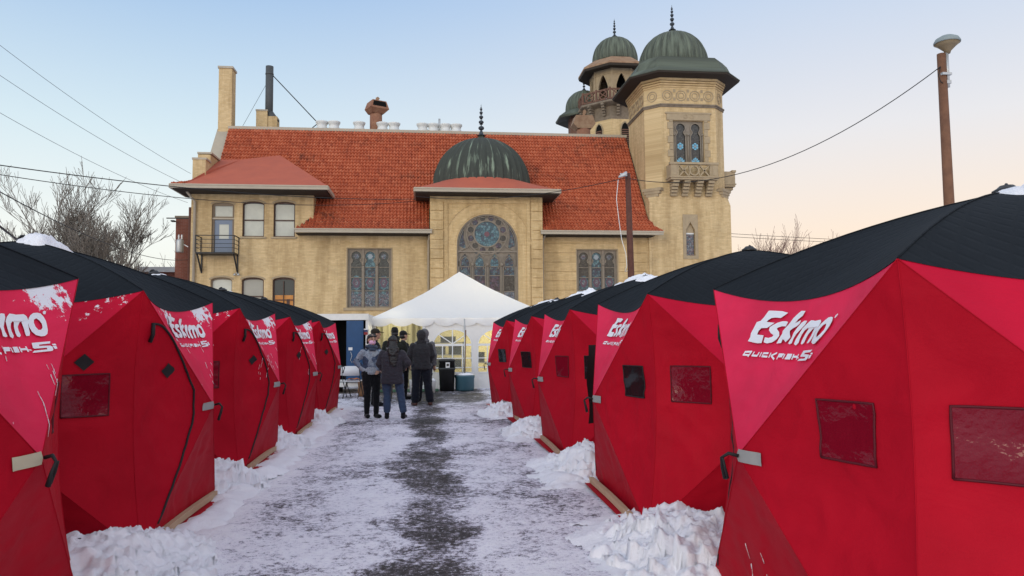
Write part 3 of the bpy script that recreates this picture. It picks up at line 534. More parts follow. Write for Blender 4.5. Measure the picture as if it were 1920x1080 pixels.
class Tent:
    def __init__(s, seed, res=24): s.seed = seed; s.res = res
    def frame(s, k):
        ph = math.pi + 2 * math.pi * k / 5; n = Vector((math.cos(ph), math.sin(ph), 0)); return n, Vector((-n.y, n.x, 0))
    def S(s, k, u, z, off=0.0):
        n, e = s.frame(k); au = min(1, abs(u) / W5)
        P = {'H': (n * (AP + BU), HZ), }
        hub = n * (AP + BU) + Vector((0, 0, HZ))
        def cor(sg, top):
            c = n * AP + e * (W5 * sg)
            if not top: c = c * 1.035
            return Vector((c.x, c.y, HT if top else 0.0))
        sg = 1 if u >= 0 else -1
        if z > HZ + (HT - HZ) * au:   # top facet
            w0 = 1 - (z - HZ) / (HT - HZ); rem = 1 - w0; q = u / W5; va = (rem + q) / 2; vb = (rem - q) / 2   # right corner, left corner
            A_, B_ = cor(1, True), cor(-1, True); kind = 't'
        elif z < HZ - HZ * au:
            w0 = z / HZ; rem = 1 - w0; q = u / W5; va = (rem + q) / 2; vb = (rem - q) / 2
            A_, B_ = cor(1, False), cor(-1, False); kind = 'b'
        else:
            w0 = 1 - au; va = (z - w0 * HZ) / HT; vb = au - va; A_, B_ = cor(sg, True), cor(sg, False); kind = 's'
        w0 = max(0, min(1, w0)); va = max(0, va); vb = max(0, vb)
        p = hub * w0 + A_ * va + B_ * vb
        c4 = 4 * va * vb
        if kind == 't': p += Vector((0, 0, -.125)) * c4 - n * (.085 * c4)
        elif kind == 's': p += -(Vector((A_.x, A_.y, 0)).normalized()) * (.11 * c4)
        f3 = 27 * w0 * va * vb
        dn = {'t': .035, 's': .045, 'b': .05}[kind]
        wr = noise.fractal(Vector((p.x * 2.3 + s.seed, p.y * 2.3, p.z * 1.5)), 1, 2, 3)
        p -= n * (dn * f3) - n * (.014 * wr * min(1, f3 * 1.5))
        pull = math.sin(13 * math.atan2(vb + .02, va + .02) + s.seed) * .004 * (w0 * (1 - w0) * 4) * min(1, 6 * min(va, vb))
        q1 = noise.noise(Vector((p.x * 2.6 + s.seed * 3, p.y * 2.6, p.z * 3.4))); q2 = noise.noise(Vector((p.x * 5.1 - s.seed, p.y * 5.1 + 7, p.z * 4.2)))
        crease = (max(0, 1 - abs(q1) * 5) ** 2) * .011 + (max(0, 1 - abs(q2) * 4) ** 2) * .006
        edge_ = min(1, min(w0, va, vb) * 14)
        tens = math.exp(-((min(va, vb) / .10) ** 2)) * math.sin(46 * w0 + 8 * q1) * .0045 * min(1, min(va, vb) * 30)   # puckers beside the poles
        p += n * ((crease + tens) * edge_ * (1 if kind != 't' else .6) + pull + off)
        return p
    def wall(s, k, name, mats, parent):
        m = MB(); T = s.res
        def tri(a, b, c, mi):   # a, b, c in (u, z)
            idx = {}; vs = []; fs = []
            for i in range(T + 1):
                for j in range(T + 1 - i):
                    u = a[0] + (b[0] - a[0]) * i / T + (c[0] - a[0]) * j / T; z = a[1] + (b[1] - a[1]) * i / T + (c[1] - a[1]) * j / T
                    # stay a hair inside the facet so that S() picks the right one
                    cu = (a[0] + b[0] + c[0]) / 3; cz = (a[1] + b[1] + c[1]) / 3
                    u2 = u + (cu - u) * 2e-4; z2 = z + (cz - z) * 2e-4
                    idx[(i, j)] = len(vs); vs.append(s.S(k, u2, z2))
            for i in range(T):
                for j in range(T - i):
                    fs.append((idx[(i, j)], idx[(i + 1, j)], idx[(i, j + 1)]))
                    if i + j < T - 1: fs.append((idx[(i + 1, j)], idx[(i + 1, j + 1)], idx[(i, j + 1)]))
            m.add(vs, fs, mi, True)
        h = (0, HZ); tr = (W5, HT); tl = (-W5, HT); br = (W5, 0); bl = (-W5, 0)
        tri(h, tr, tl, 1); tri(h, br, tr, 0); tri(h, tl, bl, 0); tri(h, bl, br, 0)
        # stitched seams along the poles and the corner
        for a, b in ((h, tr), (h, tl), (h, br), (h, bl)):
            pts = [s.S(k, a[0] + (b[0] - a[0]) * i / 12, a[1] + (b[1] - a[1]) * i / 12 , .001) for i in range(13)]
            m.tube(pts, .0028, 5, 0)
        pts = [s.S(k, W5 * .9999, HT * i / 12, .0) for i in range(13)]; m.tube(pts, .0035, 5, 0)
        if k == 0:    # snow flap lying out on the ground
            n, e = s.frame(0); a0 = n * (AP * 1.035)
            m.add([a0 - e * W5 + Vector((0, 0, .03)), a0 + e * W5 + Vector((0, 0, .03)), a0 + e * (W5 - .02) + n * .16 + Vector((0, 0, .035)), a0 - e * (W5 - .02) + n * .16 + Vector((0, 0, .035))], [(0, 1, 2, 3)], 0)
        return m.build(name, mats, parent, local=True)
    def roof(s, parent):
        m = MB(); T = 18
        apex = Vector((0, 0, TOP))
        for k in range(5):
            n, e = s.frame(k); A_ = n * AP + e * W5 + Vector((0, 0, HT)); B_ = n * AP - e * W5 + Vector((0, 0, HT))
            idx = {}; vs = []; fs = []
            for i in range(T + 1):
                for j in range(T + 1 - i):
                    va = i / T; vb = j / T; w0 = 1 - va - vb
                    p = apex * w0 + A_ * va + B_ * vb
                    c4 = 4 * va * vb; p += (Vector((0, 0, -.125)) - n * .085) * c4
                    arch = 4 * w0 * (1 - w0) * .065
                    p.z += arch - .03 * 27 * w0 * va * vb * .7
                    p.z += .010 * noise.fractal(Vector((p.x * 2 + s.seed, p.y * 2, 0)), 1, 2, 3) * min(1, 27 * w0 * va * vb)
                    if w0 < 1e-6: p += n * .004
                    idx[(i, j)] = len(vs); vs.append(p)
            for i in range(T):
                for j in range(T - i):
                    fs.append((idx[(i, j)], idx[(i, j + 1)], idx[(i + 1, j)]))
                    if i + j < T - 1: fs.append((idx[(i + 1, j)], idx[(i, j + 1)], idx[(i + 1, j + 1)]))
            m.add(vs, fs, 0, True)
            pts = []
            for i in range(13):
                w0 = 1 - i / 12; p = apex * w0 + A_ * (1 - w0); p.z += 4 * w0 * (1 - w0) * .065 + .003; pts.append(p)
            m.tube(pts, .005, 5, 0)
        r = m.build('roof', MT['black_roof'], parent, local=True)
        h_ = MB(); h_.lathe((0, 0, TOP - .01), [(.07, 0), (.075, .02), (.05, .035), (.035, .05)], 14)
        h_.tube([(.0, 0, TOP + .03), (.01, .015, TOP + .05), (.03, .03, TOP + .045), (.05, .03, TOP + .02)], .009, 6)
        h_.build('roof_hub', MT['black_plastic'], r, local=True)
        return r
    def patch(s, k, pts, name, mt, parent, off=.006, sub=6, th=0):
        # a flat piece of cloth or film following the wall; pts: 4 corners in (u, z)
        m = MB(); vs = []; fs = []
        a, b, c, d = [Vector(p) for p in pts]
        for j in range(sub + 1):
            for i in range(sub + 1):
                q = (a * (1 - i / sub) + b * (i / sub)) * (1 - j / sub) + (d * (1 - i / sub) + c * (i / sub)) * (j / sub); vs.append(s.S(k, q.x, q.y, off))
        for j in range(sub):
            for i in range(sub): A_ = j * (sub + 1) + i; fs.append((A_, A_ + 1, A_ + sub + 2, A_ + sub + 1))
        m.add(vs, fs, 0, True)
        return m.build(name, mt, parent, local=True)
    def window(s, k, u0, u1, z0, z1, mt, parent, skew=0):
        P4 = [(u0 - skew, z0), (u1 - skew, z0 - .005), (u1, z1), (u0, z1)]
        w_ = s.patch(k, P4, 'window', mt, parent)
        m = MB(); q = [Vector(p) for p in P4]; pts = []
        for i in range(4):
            for t_ in range(6): p = q[i].lerp(q[(i + 1) % 4], t_ / 6); pts.append(s.S(k, p.x, p.y, .006))
        pts.append(pts[0]); m.tube(pts, .006, 5)
        m.build('window_binding', MT['black_tape'] if mt is not MT['vinyl_red'] else MT['binding_red'], w_, local=True)
        return w_
    def logo(s, parent):
        m = MB()
        def put(tri_pts, fs): m.add([s.S(0, p[0], p[1] + .035 + .14 * max(0, ((p[1] - HZ) / (HT - HZ)) ** 2 - (p[0] / W5) ** 2), .014) for p in tri_pts], fs)
        def poly(loops):
            flat = [p for l in loops for p in l]; t_ = tessellate_polygon([[Vector((p[0], p[1], 0)) for p in l] for l in loops]); put(flat, [tuple(x) for x in t_])
        for i, l in enumerate(LOGO_POLYS):
            poly([l, LOGO_HOLE] if i == 5 else [l])
        for wd, sts in ((.0108, LOGO_STROKES), (.004, LOGO_TM)):
            for st in sts:
                for a, b in zip(st, st[1:]):
                    a = Vector(a); b = Vector(b); d = (b - a).normalized(); nn = Vector((-d.y, d.x)) * wd / 2; d = d * wd * .35
                    put([a - d - nn, b + d - nn, b + d + nn, a - d + nn], [(0, 1, 2, 3)])
        return m.build('lettering', MT['white_print'], parent, local=True)
    def strap(s, k, parent, small=False, seed=0):
        rnd = random.Random(seed); m = MB(); n, e = s.frame(k); p0 = s.S(k, .02, HZ, .012)
        a = rnd.uniform(-.03, .05)
        pts = [p0, p0 + n * .045 - e * .02 + Vector((0, 0, .012)), p0 + n * .075 - e * .045 + Vector((0, 0, -.015)), p0 + n * .06 - e * (.055 + a * .5) + Vector((0, 0, -.07)), p0 + n * .045 - e * (.05 + a * .5) + Vector((0, 0, -.13))]
        m.tube(pts, [.010, .010, .008, .009, .014], 7)
        m.tube([pts[4], pts[4] + e * .03 + Vector((0, 0, .01)), pts[3] + e * .04, pts[2] + e * .02], .007, 6)
        return m.build('pull_strap', MT['black_tape'], parent, local=True)
MT['binding_red'] = mat('dark_red_binding', (.09, .004, .010), .6, .3)
MT['seam'] = mat('dark_red_seam', (.33, .005, .012), .6, .3)

WORDS = ['first', 'second', 'third', 'fourth', 'fifth']
def make_tent(row, i, x, y, rz, wins):
    near = ['nearest, cut by the frame edge', 'second from the camera', 'third from the camera', 'fourth from the camera', 'farthest, beside the white marquee'][i]
    side = 'left' if row == 'L' else 'right'
    root = empty('ice_fishing_tent', (x, y, 0), 'red five-sided pop-up tent with black roof, %s row, %s' % (side, near), 'tent', 'red pop-up tents lining the snowy aisle', rz)
    T = Tent(i * 3.7 + (11 if row == 'L' else 0), 44 if i < 2 else 24)
    pk = MT['logo_skylit_snow'] if row == 'L' and i != 4 else MT['pink']
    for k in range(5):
        T.wall(k, 'wall', [MT['red'], pk if k == 0 else (MT['red_skylit_snow'] if row == 'L' and i < 3 else MT['red_skylit'])], root)
    T.roof(root); T.logo(root)
    if (row == 'L' and i < 4) or (row == 'R' and i == 0):      # thin dribbles of frozen snow
        m = MB(); rd = random.Random(i * 7 + len(row)); 
        for q in range(9 if row == 'L' else 5):
            u = rd.uniform(-.6, .6); z = rd.uniform(1.25, 1.65) if row == 'L' else rd.uniform(.2, .5); L_ = rd.uniform(.06, .28)
            if row == 'R': u = rd.uniform(-.3, .5)
            for e in range(int(L_ / .03)):
                if rd.random() < .3: continue
                a = T.S(0, u - e * .003, z - e * .03, .006); b = T.S(0, u - (e + 1) * .003, z - (e + 1) * .03, .006); m.tube([a, b], .0018 * rd.uniform(.6, 1.3), 4)
        tag(m.build('frozen_dribbles', MT['snow'], root, local=True), kind='stuff')
    for k in range(5):
        mt = MT['tan_patch'] if (row == 'L' and i == 0 and k == 0) else MT['grey_patch']
        pq = [(.0, HZ - .032), (.17, HZ - .030), (.17, HZ + .036), (.0, HZ + .034)] if row == 'R' else [(-.17, HZ - .034), (.0, HZ - .030), (.0, HZ + .034), (-.17, HZ + .03)]
        if k == 0: T.patch(k, pq, 'hub_patch', mt, root, .009)
        T.strap(k, root, seed=i * 5 + k + (0 if row == 'R' else 50))
    wm = {'r': MT['vinyl_red'], 'b': MT['vinyl_black']}
    T.window(0, .50, .78, 1.065, 1.335, wm[wins[0]], root)
    T.window(1, -.82, -.48, 1.05, 1.345, wm[wins[1]], root)
    T.window(4, .46, .78, 1.03, 1.33, wm[wins[2]], root)
    # door with its curved zip on the far triangle of the aisle wall
    m = MB(); zz = [(-.83, 1.70), (-.74, 1.69), (-.62, 1.60), (-.50, 1.46), (-.38, 1.30), (-.29, 1.15), (-.27, 1.02), (-.30, .88), (-.42, .66), (-.56, .46), (-.70, .28), (-.79, .15)]
    pts = []
    for a in range(len(zz) - 1):
        for b in range(4):
            p0 = zz[max(a - 1, 0)]; p1 = zz[a]; p2 = zz[a + 1]; p3 = zz[min(a + 2, len(zz) - 1)]; t_ = b / 4
            c = [.5 * ((2 * p1[q]) + (-p0[q] + p2[q]) * t_ + (2 * p0[q] - 5 * p1[q] + 4 * p2[q] - p3[q]) * t_ ** 2 + (-p0[q] + 3 * p1[q] - 3 * p2[q] + p3[q]) * t_ ** 3) for q in (0, 1)]
            pts.append(T.S(0, c[0], c[1], .007 if row == 'L' else .001))
    m.tube(pts, .0095 if row == 'L' else .005, 6)
    zp = m.build('door_zip', MT['black_tape'], root, local=True)
    m = MB(); m.tube([T.S(0, -.83, 1.71, .01), T.S(0, -.835, 1.62, .03), T.S(0, -.83, 1.56, .015)], .016 if row == 'L' else .008, 7); m.build('zip_pull', MT['black_tape'], zp, local=True)
    for k, c in ((0, (-.60, 1.33)), (4, (.60, 1.42))):
        a = .062; T.patch(k, [(c[0], c[1] - a), (c[0] + a * 1.1, c[1]), (c[0], c[1] + a), (c[0] - a * 1.1, c[1])], 'black_diamond_patch', MT['black_tape'], root, .010, 3)
    root.scale.z = ZS.get((row, i), 1)
    return root, T
RX = [(1.89 + AP, 3.74), (1.87 + AP, 7.02), (1.85 + AP, 10.5), (1.77 + AP, 13.62), (1.63 + AP, 16.65)]
LX = [(-2.18 - AP, 3.96), (-2.18 - AP, 6.93), (-2.20 - AP, 10.1), (-2.15 - AP, 13.15), (-2.08 - AP, 16.1)]
ZS = {('R', 0): .975, ('L', 0): 1.02, ('L', 1): 1.015, ('L', 2): 1.01}
tents = {}
for i, (x, y) in enumerate(RX): tents['R', i] = make_tent('R', i, x, y, [0, R(-.8), R(.7), R(1.6), R(3)][i], ['rrr', 'brr', 'rbr', 'bbr', 'bbr'][i])
for i, (x, y) in enumerate(LX): tents['L', i] = make_tent('L', i, x, y, math.pi + R([0, .6, -.8, -1.2, -2.4][i]), ['rrr', 'rrr', 'rrr', 'rrr', 'rrr'][i])

# a black fabric flap hanging open between two right-hand tents
def flap():
    m = MB(); vs = []; fs = []
    for j in range(9):
        for i in range(4):
            z = .62 + .88 * j / 8; vs.append((1.80 + .05 * i + .02 * math.sin(j), 8.22 + .05 * i + .03 * math.sin(j * .9), z))
    for j in range(8):
        for i in range(3): a = j * 4 + i; fs.append((a, a + 1, a + 5, a + 4))
    m.add(vs, fs, 0, True); o = m.build('door_flap', MT['black_tape'])
    tag(o, 'black fabric door flap hanging loose behind the second right-hand tent', 'flap')
flap()

# pale timber boards holding down the tent skirts
def board(x, y0, y1, label, tilt=0):
    root_y = (y0 + y1) / 2; m = MB(); n = 14
    for a in range(n):
        ya = y0 + (y1 - y0) * a / n; yb = y0 + (y1 - y0) * (a + 1) / n
        m.box(x - .022, x + .022, ya, yb, .035, .092)
    bm = MB(); bm.v = [(v[0] + (v[1] - root_y) * tilt, v[1], v[2] + .01 * math.sin(v[1] * 2)) for v in m.v]; bm.f = m.f; bm.m = m.m; bm.sm = m.sm
    o = bm.build('timber_board', MT['lumber']); tag(o, label, 'board', 'timber boards weighing down the tent skirts')
for row, i, x, y0, y1, tl in (('right', 1, 1.74, 6.12, 7.95, .02), ('right', 2, 1.74, 9.65, 11.4, .02), ('right', 3, 1.70, 12.9, 14.3, 0), ('right', 4, 1.55, 15.95, 17.2, -.05),
                              ('left', 1, -2.10, 6.1, 7.8, 0), ('left', 2, -2.12, 9.3, 11.0, 0), ('left', 3, -2.06, 12.4, 13.9, 0), ('left', 4, -2.0, 15.2, 16.7, .02)):
    board(x, y0, y1, 'pale timber board along the foot of the %s tent in the %s row' % (['', 'second', 'third', 'fourth', 'fifth'][i], row), tl)

# snow lying on the roofs near the hubs
def cap(row, i, dx, dy, rx, ry, th, seed, label):
    root, T = tents[row, i]; c = root.location; n = 26; m = MB(); vs = []; fs = []
    def rz(x, y):
        r = math.hypot(x, y); a = math.atan2(y, x); t_ = min(1, r / (AP * 1.08))
        return TOP - (TOP - HT) * t_ + 4 * t_ * (1 - t_) * .055
    idx = {}
    for j in range(n + 1):
        for q in range(n + 1):
            a = -rx * 1.3 + 2.6 * rx * q / n; b = -ry * 1.3 + 2.6 * ry * j / n
            f = noise.fractal(Vector((a * 5 + seed, b * 5, 2)), 1, 2, 5); f2 = abs(noise.noise(Vector((a * 14, b * 14, seed))))
            h_ = th * (1 - (math.hypot(a / rx, b / ry)) ** 1.5) + th * .7 * f + th * .5 * f2
            x_, y_ = c.x + dx + a, c.y + dy + b
            idx[(j, q)] = h_; vs.append((x_, y_, (rz(dx + a, dy + b) - .02) * ZS.get((row, i), 1) + h_))
    for j in range(n):
        for q in range(n):
            if max(idx[(j, q)], idx[(j + 1, q)], idx[(j, q + 1)], idx[(j + 1, q + 1)]) > 0: a = j * (n + 1) + q; fs.append((a, a + 1, a + n + 2, a + n + 1))
    m.add(vs, fs, 0, True); o = m.build('snow_patch', MT['snow'], fix=False)
    tag(o, label, 'snow patch', 'snow patches left on the black tent roofs')
cap('R', 0, .16, -.04, .30, .26, .065, 1, 'thick snow patch on the roof top of the nearest right-hand tent')
cap('R', 2, .02, .05, .42, .34, .09, 2, 'snow patch on the roof top of the third right-hand tent')
cap('R', 3, -.10, .0, .34, .3, .07, 3, 'small snow patch on the roof of the fourth right-hand tent')
cap('R', 4, -.25, .0, .3, .3, .05, 4, 'little snow patch on the roof of the farthest right-hand tent')
cap('L', 1, .12, .0, .22, .20, .10, 5, 'snow patch beside the roof hub of the second left-hand tent')
cap('L', 2, .12, -.05, .18, .12, .03, 6, 'thin snow patch beside the roof hub of the third left-hand tent')
cap('L', 3, .12, -.02, .14, .1, .03, 7, 'tiny snow patch on the roof of the fourth left-hand tent')

# ------------------------------------------------------------------ the church
FY = 42.0; BY = 41.2
church = empty('church', (2.6, FY, 0), 'buff brick church with red tiled roof, copper domes and tower', 'church')
m = MB()
WIN = [(-11.75, -10.55, 6.32, 9.15, .16), (-10.12, -8.94, 7.25, 9.24, .17), (-8.45, -7.28, 7.25, 9.24, .17),
       (-11.75, -10.6, 3.0, 5.0, .18), (-10.11, -8.92, 3.0, 5.0, .18), (-8.46, -7.26, 2.6, 5.0, .18)]
holes = [seg_arch(a, b, c, d, e) for a, b, c, d, e in WIN] + [rect(-4.40, -1.97, 3.3, 6.62), rect(8.66, 11.06, 3.3, 6.62)]
outer = [(-12.84, 0), (13.1, 0), (13.1, 7.8), (-6.28, 7.8), (-6.28, 9.9), (-12.84, 9.9)]
m.prism(outer, FY, FY + .35, 0, holes)
m.box(-12.84, -12.5, FY + .35, 50, 0, 9.9)                       # gable side
m.box(-6.6, -6.28, FY + .35, 44.4, 7.4, 9.9)                      # right cheek of the two-storey wing
m.box(-12.5, 13.1, 52.6, 52.9, 0, 14.4)
# sloping gable parapet steps
m.prism([(42.1, 9.9), (43.0, 9.9), (43.0, 11.55), (42.1, 11.55)], -12.84, -12.15, 0, axis='x')
m.prism([(43.0, 9.9), (45.0, 9.9), (45.0, 12.1), (43.0, 12.05)], -12.84, -12.15, 0, axis='x')
m.prism([(45.0, 9.9), (47.6, 9.9), (47.6, 14.6), (47.2, 14.5), (45.1, 12.0)], -12.84, -12.15, 0, axis='x')
m.box(-12.82, -12.02, 46.8, 47.7, 12, 18.45)                       # tall chimney stack
m.box(11.75 + 1.2, 13.1, FY - .12, FY, 0, 7.5)                     # pilaster beside the tower
m.build('wall', MT['brick'], church)
# wall with ruled courses right of the bay, and the projecting bay
m = MB()
m.box(.19, .5, BY + .35, 44.2, 0, 9.75); m.box(6.25, 6.55, BY + .35, 44.2, 0, 9.75)
big = [(1.68, 2.4), (5.13, 2.4), (5.13, 6.78)] + arc(3.405, 6.78, 1.725, 0, 180, 28)[1:]
m.prism([(.19, 0), (6.55, 0), (6.55, 9.75), (.19, 9.75)], BY, BY + .35, 0, [big])
m.box(5.9, 5.98, BY - .04, BY, 3, 9.6)   # slim pilaster strips
m.box(.98, 1.18, BY - .06, BY, 0, 9.3); m.box(5.62, 5.82, BY - .06, BY, 0, 9.3); m.box(1.18, 5.62, BY - .06, BY, 9.12, 9.3)
m.strip(arc(3.405, 6.78, 2.45, 0, 180, 28), .05, BY - .045, BY); m.strip(arc(3.405, 6.78, 1.95, 0, 180, 28), .28, BY - .03, BY)
for z in np.arange(.6, 9.2, .54):
    for a, b in ((.215, .93), (5.87, 6.53)): m.box(a, b, BY - .05, BY, z, z + .49)
for z in np.arange(.5, 7.2, .54): m.box(6.62, 12.85, FY - .035, FY, z, z + .5) if z < 2.8 or z > 6.62 else [m.box(6.62, 8.6, FY - .035, FY, z, z + .5), m.box(11.12, 12.85, FY - .035, FY, z, z + .5)]
m.build('wall', MT['brick_bay'], church)

# stone trim: sills, arches above windows, copings
m = MB()
for a, b, c, d, e in WIN[1:3]: m = MB(); m.box(a - .1, b + .1, FY - .08, FY + .1, c - .1, c); m.build('window_sill', MT['stone'], church)
for a, b, c, d, e in WIN: m = MB(); m.strip([(x, z) for x, z in seg_arch(a - .04, b + .04, d - .3, d + .05, e)[2:]], .09, FY - .03, FY + .02); m.build('window_arch', MT['stone'], church)
for a, b in ((-4.4, -1.97), (8.66, 11.06)):
    m = MB(); m.box(a - .2, b + .2, FY - .08, FY + .1, 3.14, 3.3); m.build('window_sill', MT['stone'], church); m = MB(); m.strip([(a - .03, 3.3), (a - .03, 6.65), (b + .03, 6.65), (b + .03, 3.3)], .07, FY - .03, FY + .05); m.build('window_surround', MT['stone'], church)
m = MB(); m.bar((-12.5, 45.1, 12.12), (-12.5, 47.0, 14.6), .78, .12); m.build('coping', MT['trim'], church); m = MB(); m.box(-12.88, -12.08, 43.0, 45.05, 12.1, 12.2); m.build('coping', MT['trim'], church); m = MB(); m.box(-12.88, -12.1, 42.08, 43.0, 11.55, 11.66); m.build('coping', MT['trim'], church)
m = MB(); m.box(-12.88, -11.96, 46.74, 47.76, 18.45, 18.58)
m.build('coping', MT['trim'], church)

# eaves, gutters and downspouts
m = MB()
def eave(x0, x1, y, z, h=.2, d=.16): m.box(x0, x1, y - d, y, z - h, z); m.box(x0 - .02, x1 + .02, y - d - .03, y + .02, z - .05, z + .02)
eave(-7.12, .30, 41.12, 7.58); eave(6.42, 13.55, 41.12, 7.58)
eave(-13.5, -5.31, 40.62, 9.84, .2); eave(-.66, 7.42, 40.3, 9.76, .2)
m.bar((-5.31, 40.5, 9.74), (-5.31, 43.3, 9.74), .1, .2); m.bar((-13.5, 40.5, 9.74), (-13.5, 43.3, 9.74), .1, .2)
m.bar((7.42, 40.2, 9.66), (7.42, 42.9, 9.66), .1, .2); m.bar((-.66, 40.2, 9.66), (-.66, 42.9, 9.66), .1, .2)
m.box(-12.2, 13.1, 46.75, 46.95, 14.62, 14.80)                      # flashing along the ridge
m.build('gutter', MT['trim'], church)
for x, y, z0, z1 in ((-12.62, 41.9, 0, 9.5), (.12, 41.86, 0, 7.4), (6.62, 41.86, 0, 7.4)):
    m = MB(); m.tube([(x, y, z0), (x, y, z1 - .35), (x + (-.25 if x < -10 else .1), y - .6, z1 + .1)], .075, 8); m.build('downspout', MT['trim'], church)
m = MB()
m.box(-13.4, -5.4, 40.62, 43.2, 9.60, 9.64); m.box(-.6, 7.36, 40.3, 42.8, 9.50, 9.54)
m.box(-7.1, .19, 41.14, FY, 7.34, 7.37); m.box(6.55, 13.1, 41.14, FY, 7.34, 7.37)
m.build('soffit', MT['soffit'], church)

# tiled roof: every tile modelled as one wave of the sheet
def tile_roof(cells, name, parent):
    m_v = []; m_f = []; tint = []
    for (x0, x1, prof, test) in cells:
        L = [0]
        for a, b in zip(prof, prof[1:]): L.append(L[-1] + math.dist(a, b))
        rows = int(L[-1] / .30); colw = .195; ncol = int((x1 - x0) / colw); K = 5
        def at(s):
            for i in range(len(prof) - 1):
                if s <= L[i + 1] or i == len(prof) - 2:
                    t_ = (s - L[i]) / (L[i + 1] - L[i]); a, b = prof[i], prof[i + 1]
                    d = Vector((b[0] - a[0], b[1] - a[1])).normalized(); return a[0] + (b[0] - a[0]) * t_, a[1] + (b[1] - a[1]) * t_, -d.y, d.x
        rnd = random.Random(4)
        for r in range(rows):
            lo = at(r * .30 + .0); hi = at(min(L[-1], r * .30 + .315))
            for c in range(ncol):
                xa = x0 + c * colw
                if not test(xa + colw / 2, lo[0]): continue
                jt = rnd.uniform(-.006, .006); b = len(m_v); lift = .062 + rnd.uniform(-.004, .012)
                for e, (y, z, ny_, nz_) in enumerate((lo, hi)):
                    for q in range(K + 1):
                        t_ = q / K; h_ = .066 * math.sin(math.pi * min(1, t_ / .62)) if t_ < .62 else -.02 * math.sin(math.pi * (t_ - .62) / .38)
                        o_ = h_ + (lift if e == 0 else 0)
                        m_v.append((xa + colw * t_ + jt, y + ny_ * o_, z + nz_ * o_ + (jt if e == 0 else 0)))
                y, z, ny_, nz_ = lo
                for q in range(K + 1):   # thick lower lip
                    t_ = q / K; h_ = .066 * math.sin(math.pi * min(1, t_ / .62)) if t_ < .62 else -.02 * math.sin(math.pi * (t_ - .62) / .38)
                    m_v.append((xa + colw * t_ + jt, y + ny_ * (h_ - .02), z + nz_ * (h_ - .02)))
                tv = rnd.random()
                for q in range(K):
                    m_f.append((b + q, b + q + 1, b + K + 2 + q, b + K + 1 + q)); m_f.append((b + 2 * K + 2 + q, b + 2 * K + 3 + q, b + q + 1, b + q)); tint += [tv, tv * .6]
    off = Vector(parent.location); me = bpy.data.meshes.new(name)
    me.from_pydata([(v[0] - off.x, v[1] - off.y, v[2] - off.z) for v in m_v], [], m_f); me.materials.append(MT['tiles'])
    at_ = me.attributes.new('tint', 'FLOAT', 'FACE'); at_.data.foreach_set('value', tint)
    o = bpy.data.objects.new(name, me); col.objects.link(o); o.parent = parent; return o
PROF = [(41.12, 7.60), (41.55, 7.86), (42.0, 8.28), (42.6, 8.95), (46.8, 14.68)]
def tl(x, y):
    if .17 < x < 6.57 and y < 42.6: return False
    if x < -6.28 and y < 43.2:
        return y < 42.0 and x > -7.15 + (y - 41.12) * 1.0
    if x > 13.05: return y < 42.0 and x < 13.55 - (y - 41.12) * .55
    return True
tile_roof([(-12.15, 13.6, PROF, tl)], 'tiled_roof', church)
m = MB()          # slab under the tiles, and the flat roof behind
m.add([(-12.1, 41.2, 7.52), (13.1, 41.2, 7.52), (13.1, 42.0, 8.2), (-12.1, 42.0, 8.2)][:0], [])
m.add([(-7, 41.2, 7.52), (.2, 41.2, 7.52), (.2, 42.6, 8.85), (-6.2, 42.6, 8.85)], [(0, 1, 2, 3)]); m.add([(6.5, 41.2, 7.52), (13.1, 41.2, 7.52), (13.1, 42.6, 8.85), (6.5, 42.6, 8.85)], [(0, 1, 2, 3)])
m.add([(-12.1, 42.6, 8.85), (13.1, 42.6, 8.85), (13.1, 46.8, 14.58), (-12.1, 46.8, 14.58)], [(0, 1, 2, 3)])
m.box(-12.5, 13.1, 46.9, 52.6, 14.3, 14.55)
m.build('roof_deck', MT['soffit'], church, fix=False)
# little tiled hip at the far left and smooth red coated roofs of wing and bay
tile_roof([(-13.5, -12.85, [(40.65, 9.86), (43.2, 10.55)], lambda x, y: x > -13.5 + (y - 40.65) * .28)], 'tiled_roof', church)
m = MB()
P0 = (-13.5, 40.6, 9.85); P1 = (-5.3, 40.6, 9.85); PK = (-8.75, 45.15, 12.62); PL = (-12.15, 45.05, 12.35); PB = (-5.3, 43.3, 9.87)
m.add([(-12.86, 40.6, 9.85), P1, PK, (-10.9, 44.95, 12.28), (-12.15, 45.05, 12.30), (-12.15, 42.2, 10.9)], [(0, 1, 2), (0, 2, 3), (0, 3, 4, 5)]); m.add([P1, PB, PK], [(0, 1, 2)])
m.build('wing_roof', MT['red_coat'], church, fix=False)
m = MB()
CX, CY = 3.30, 44.0
ring_o = []; ring_i = []
nseg = 48
for j in range(nseg + 1):
    a = math.pi + math.pi * j / nseg     # front half circle, left to right
    ring_i.append((CX + 2.88 * math.cos(a), CY + 2.88 * math.sin(a), 10.62))
    dx, dy = math.cos(a), math.sin(a); t_ = min((4.05 / abs(dx)) if abs(dx) > 1e-6 else 1e9, (3.75 / abs(dy)) if abs(dy) > 1e-6 else 1e9)
    ring_o.append((3.38 + dx * t_, 44.0 + dy * t_, 9.78))
mid_ = [tuple((Vector(a) * .22 + Vector(b) * .78)[:2]) + (10.42,) for a, b in zip(ring_o, ring_i)]
for A_, B_ in ((ring_o, mid_), (mid_, ring_i)):
    vs = A_ + B_; k = len(A_); m.add(vs, [(i, i + 1, k + i + 1, k + i) for i in range(k - 1)], 0, True)
m.box(-.66, .2, 42.6, 43.4, 9.6, 9.78); m.box(6.5, 7.4, 42.6, 43.4, 9.6, 9.78)
m.build('bay_roof', MT['red_coat'], church, fix=False)

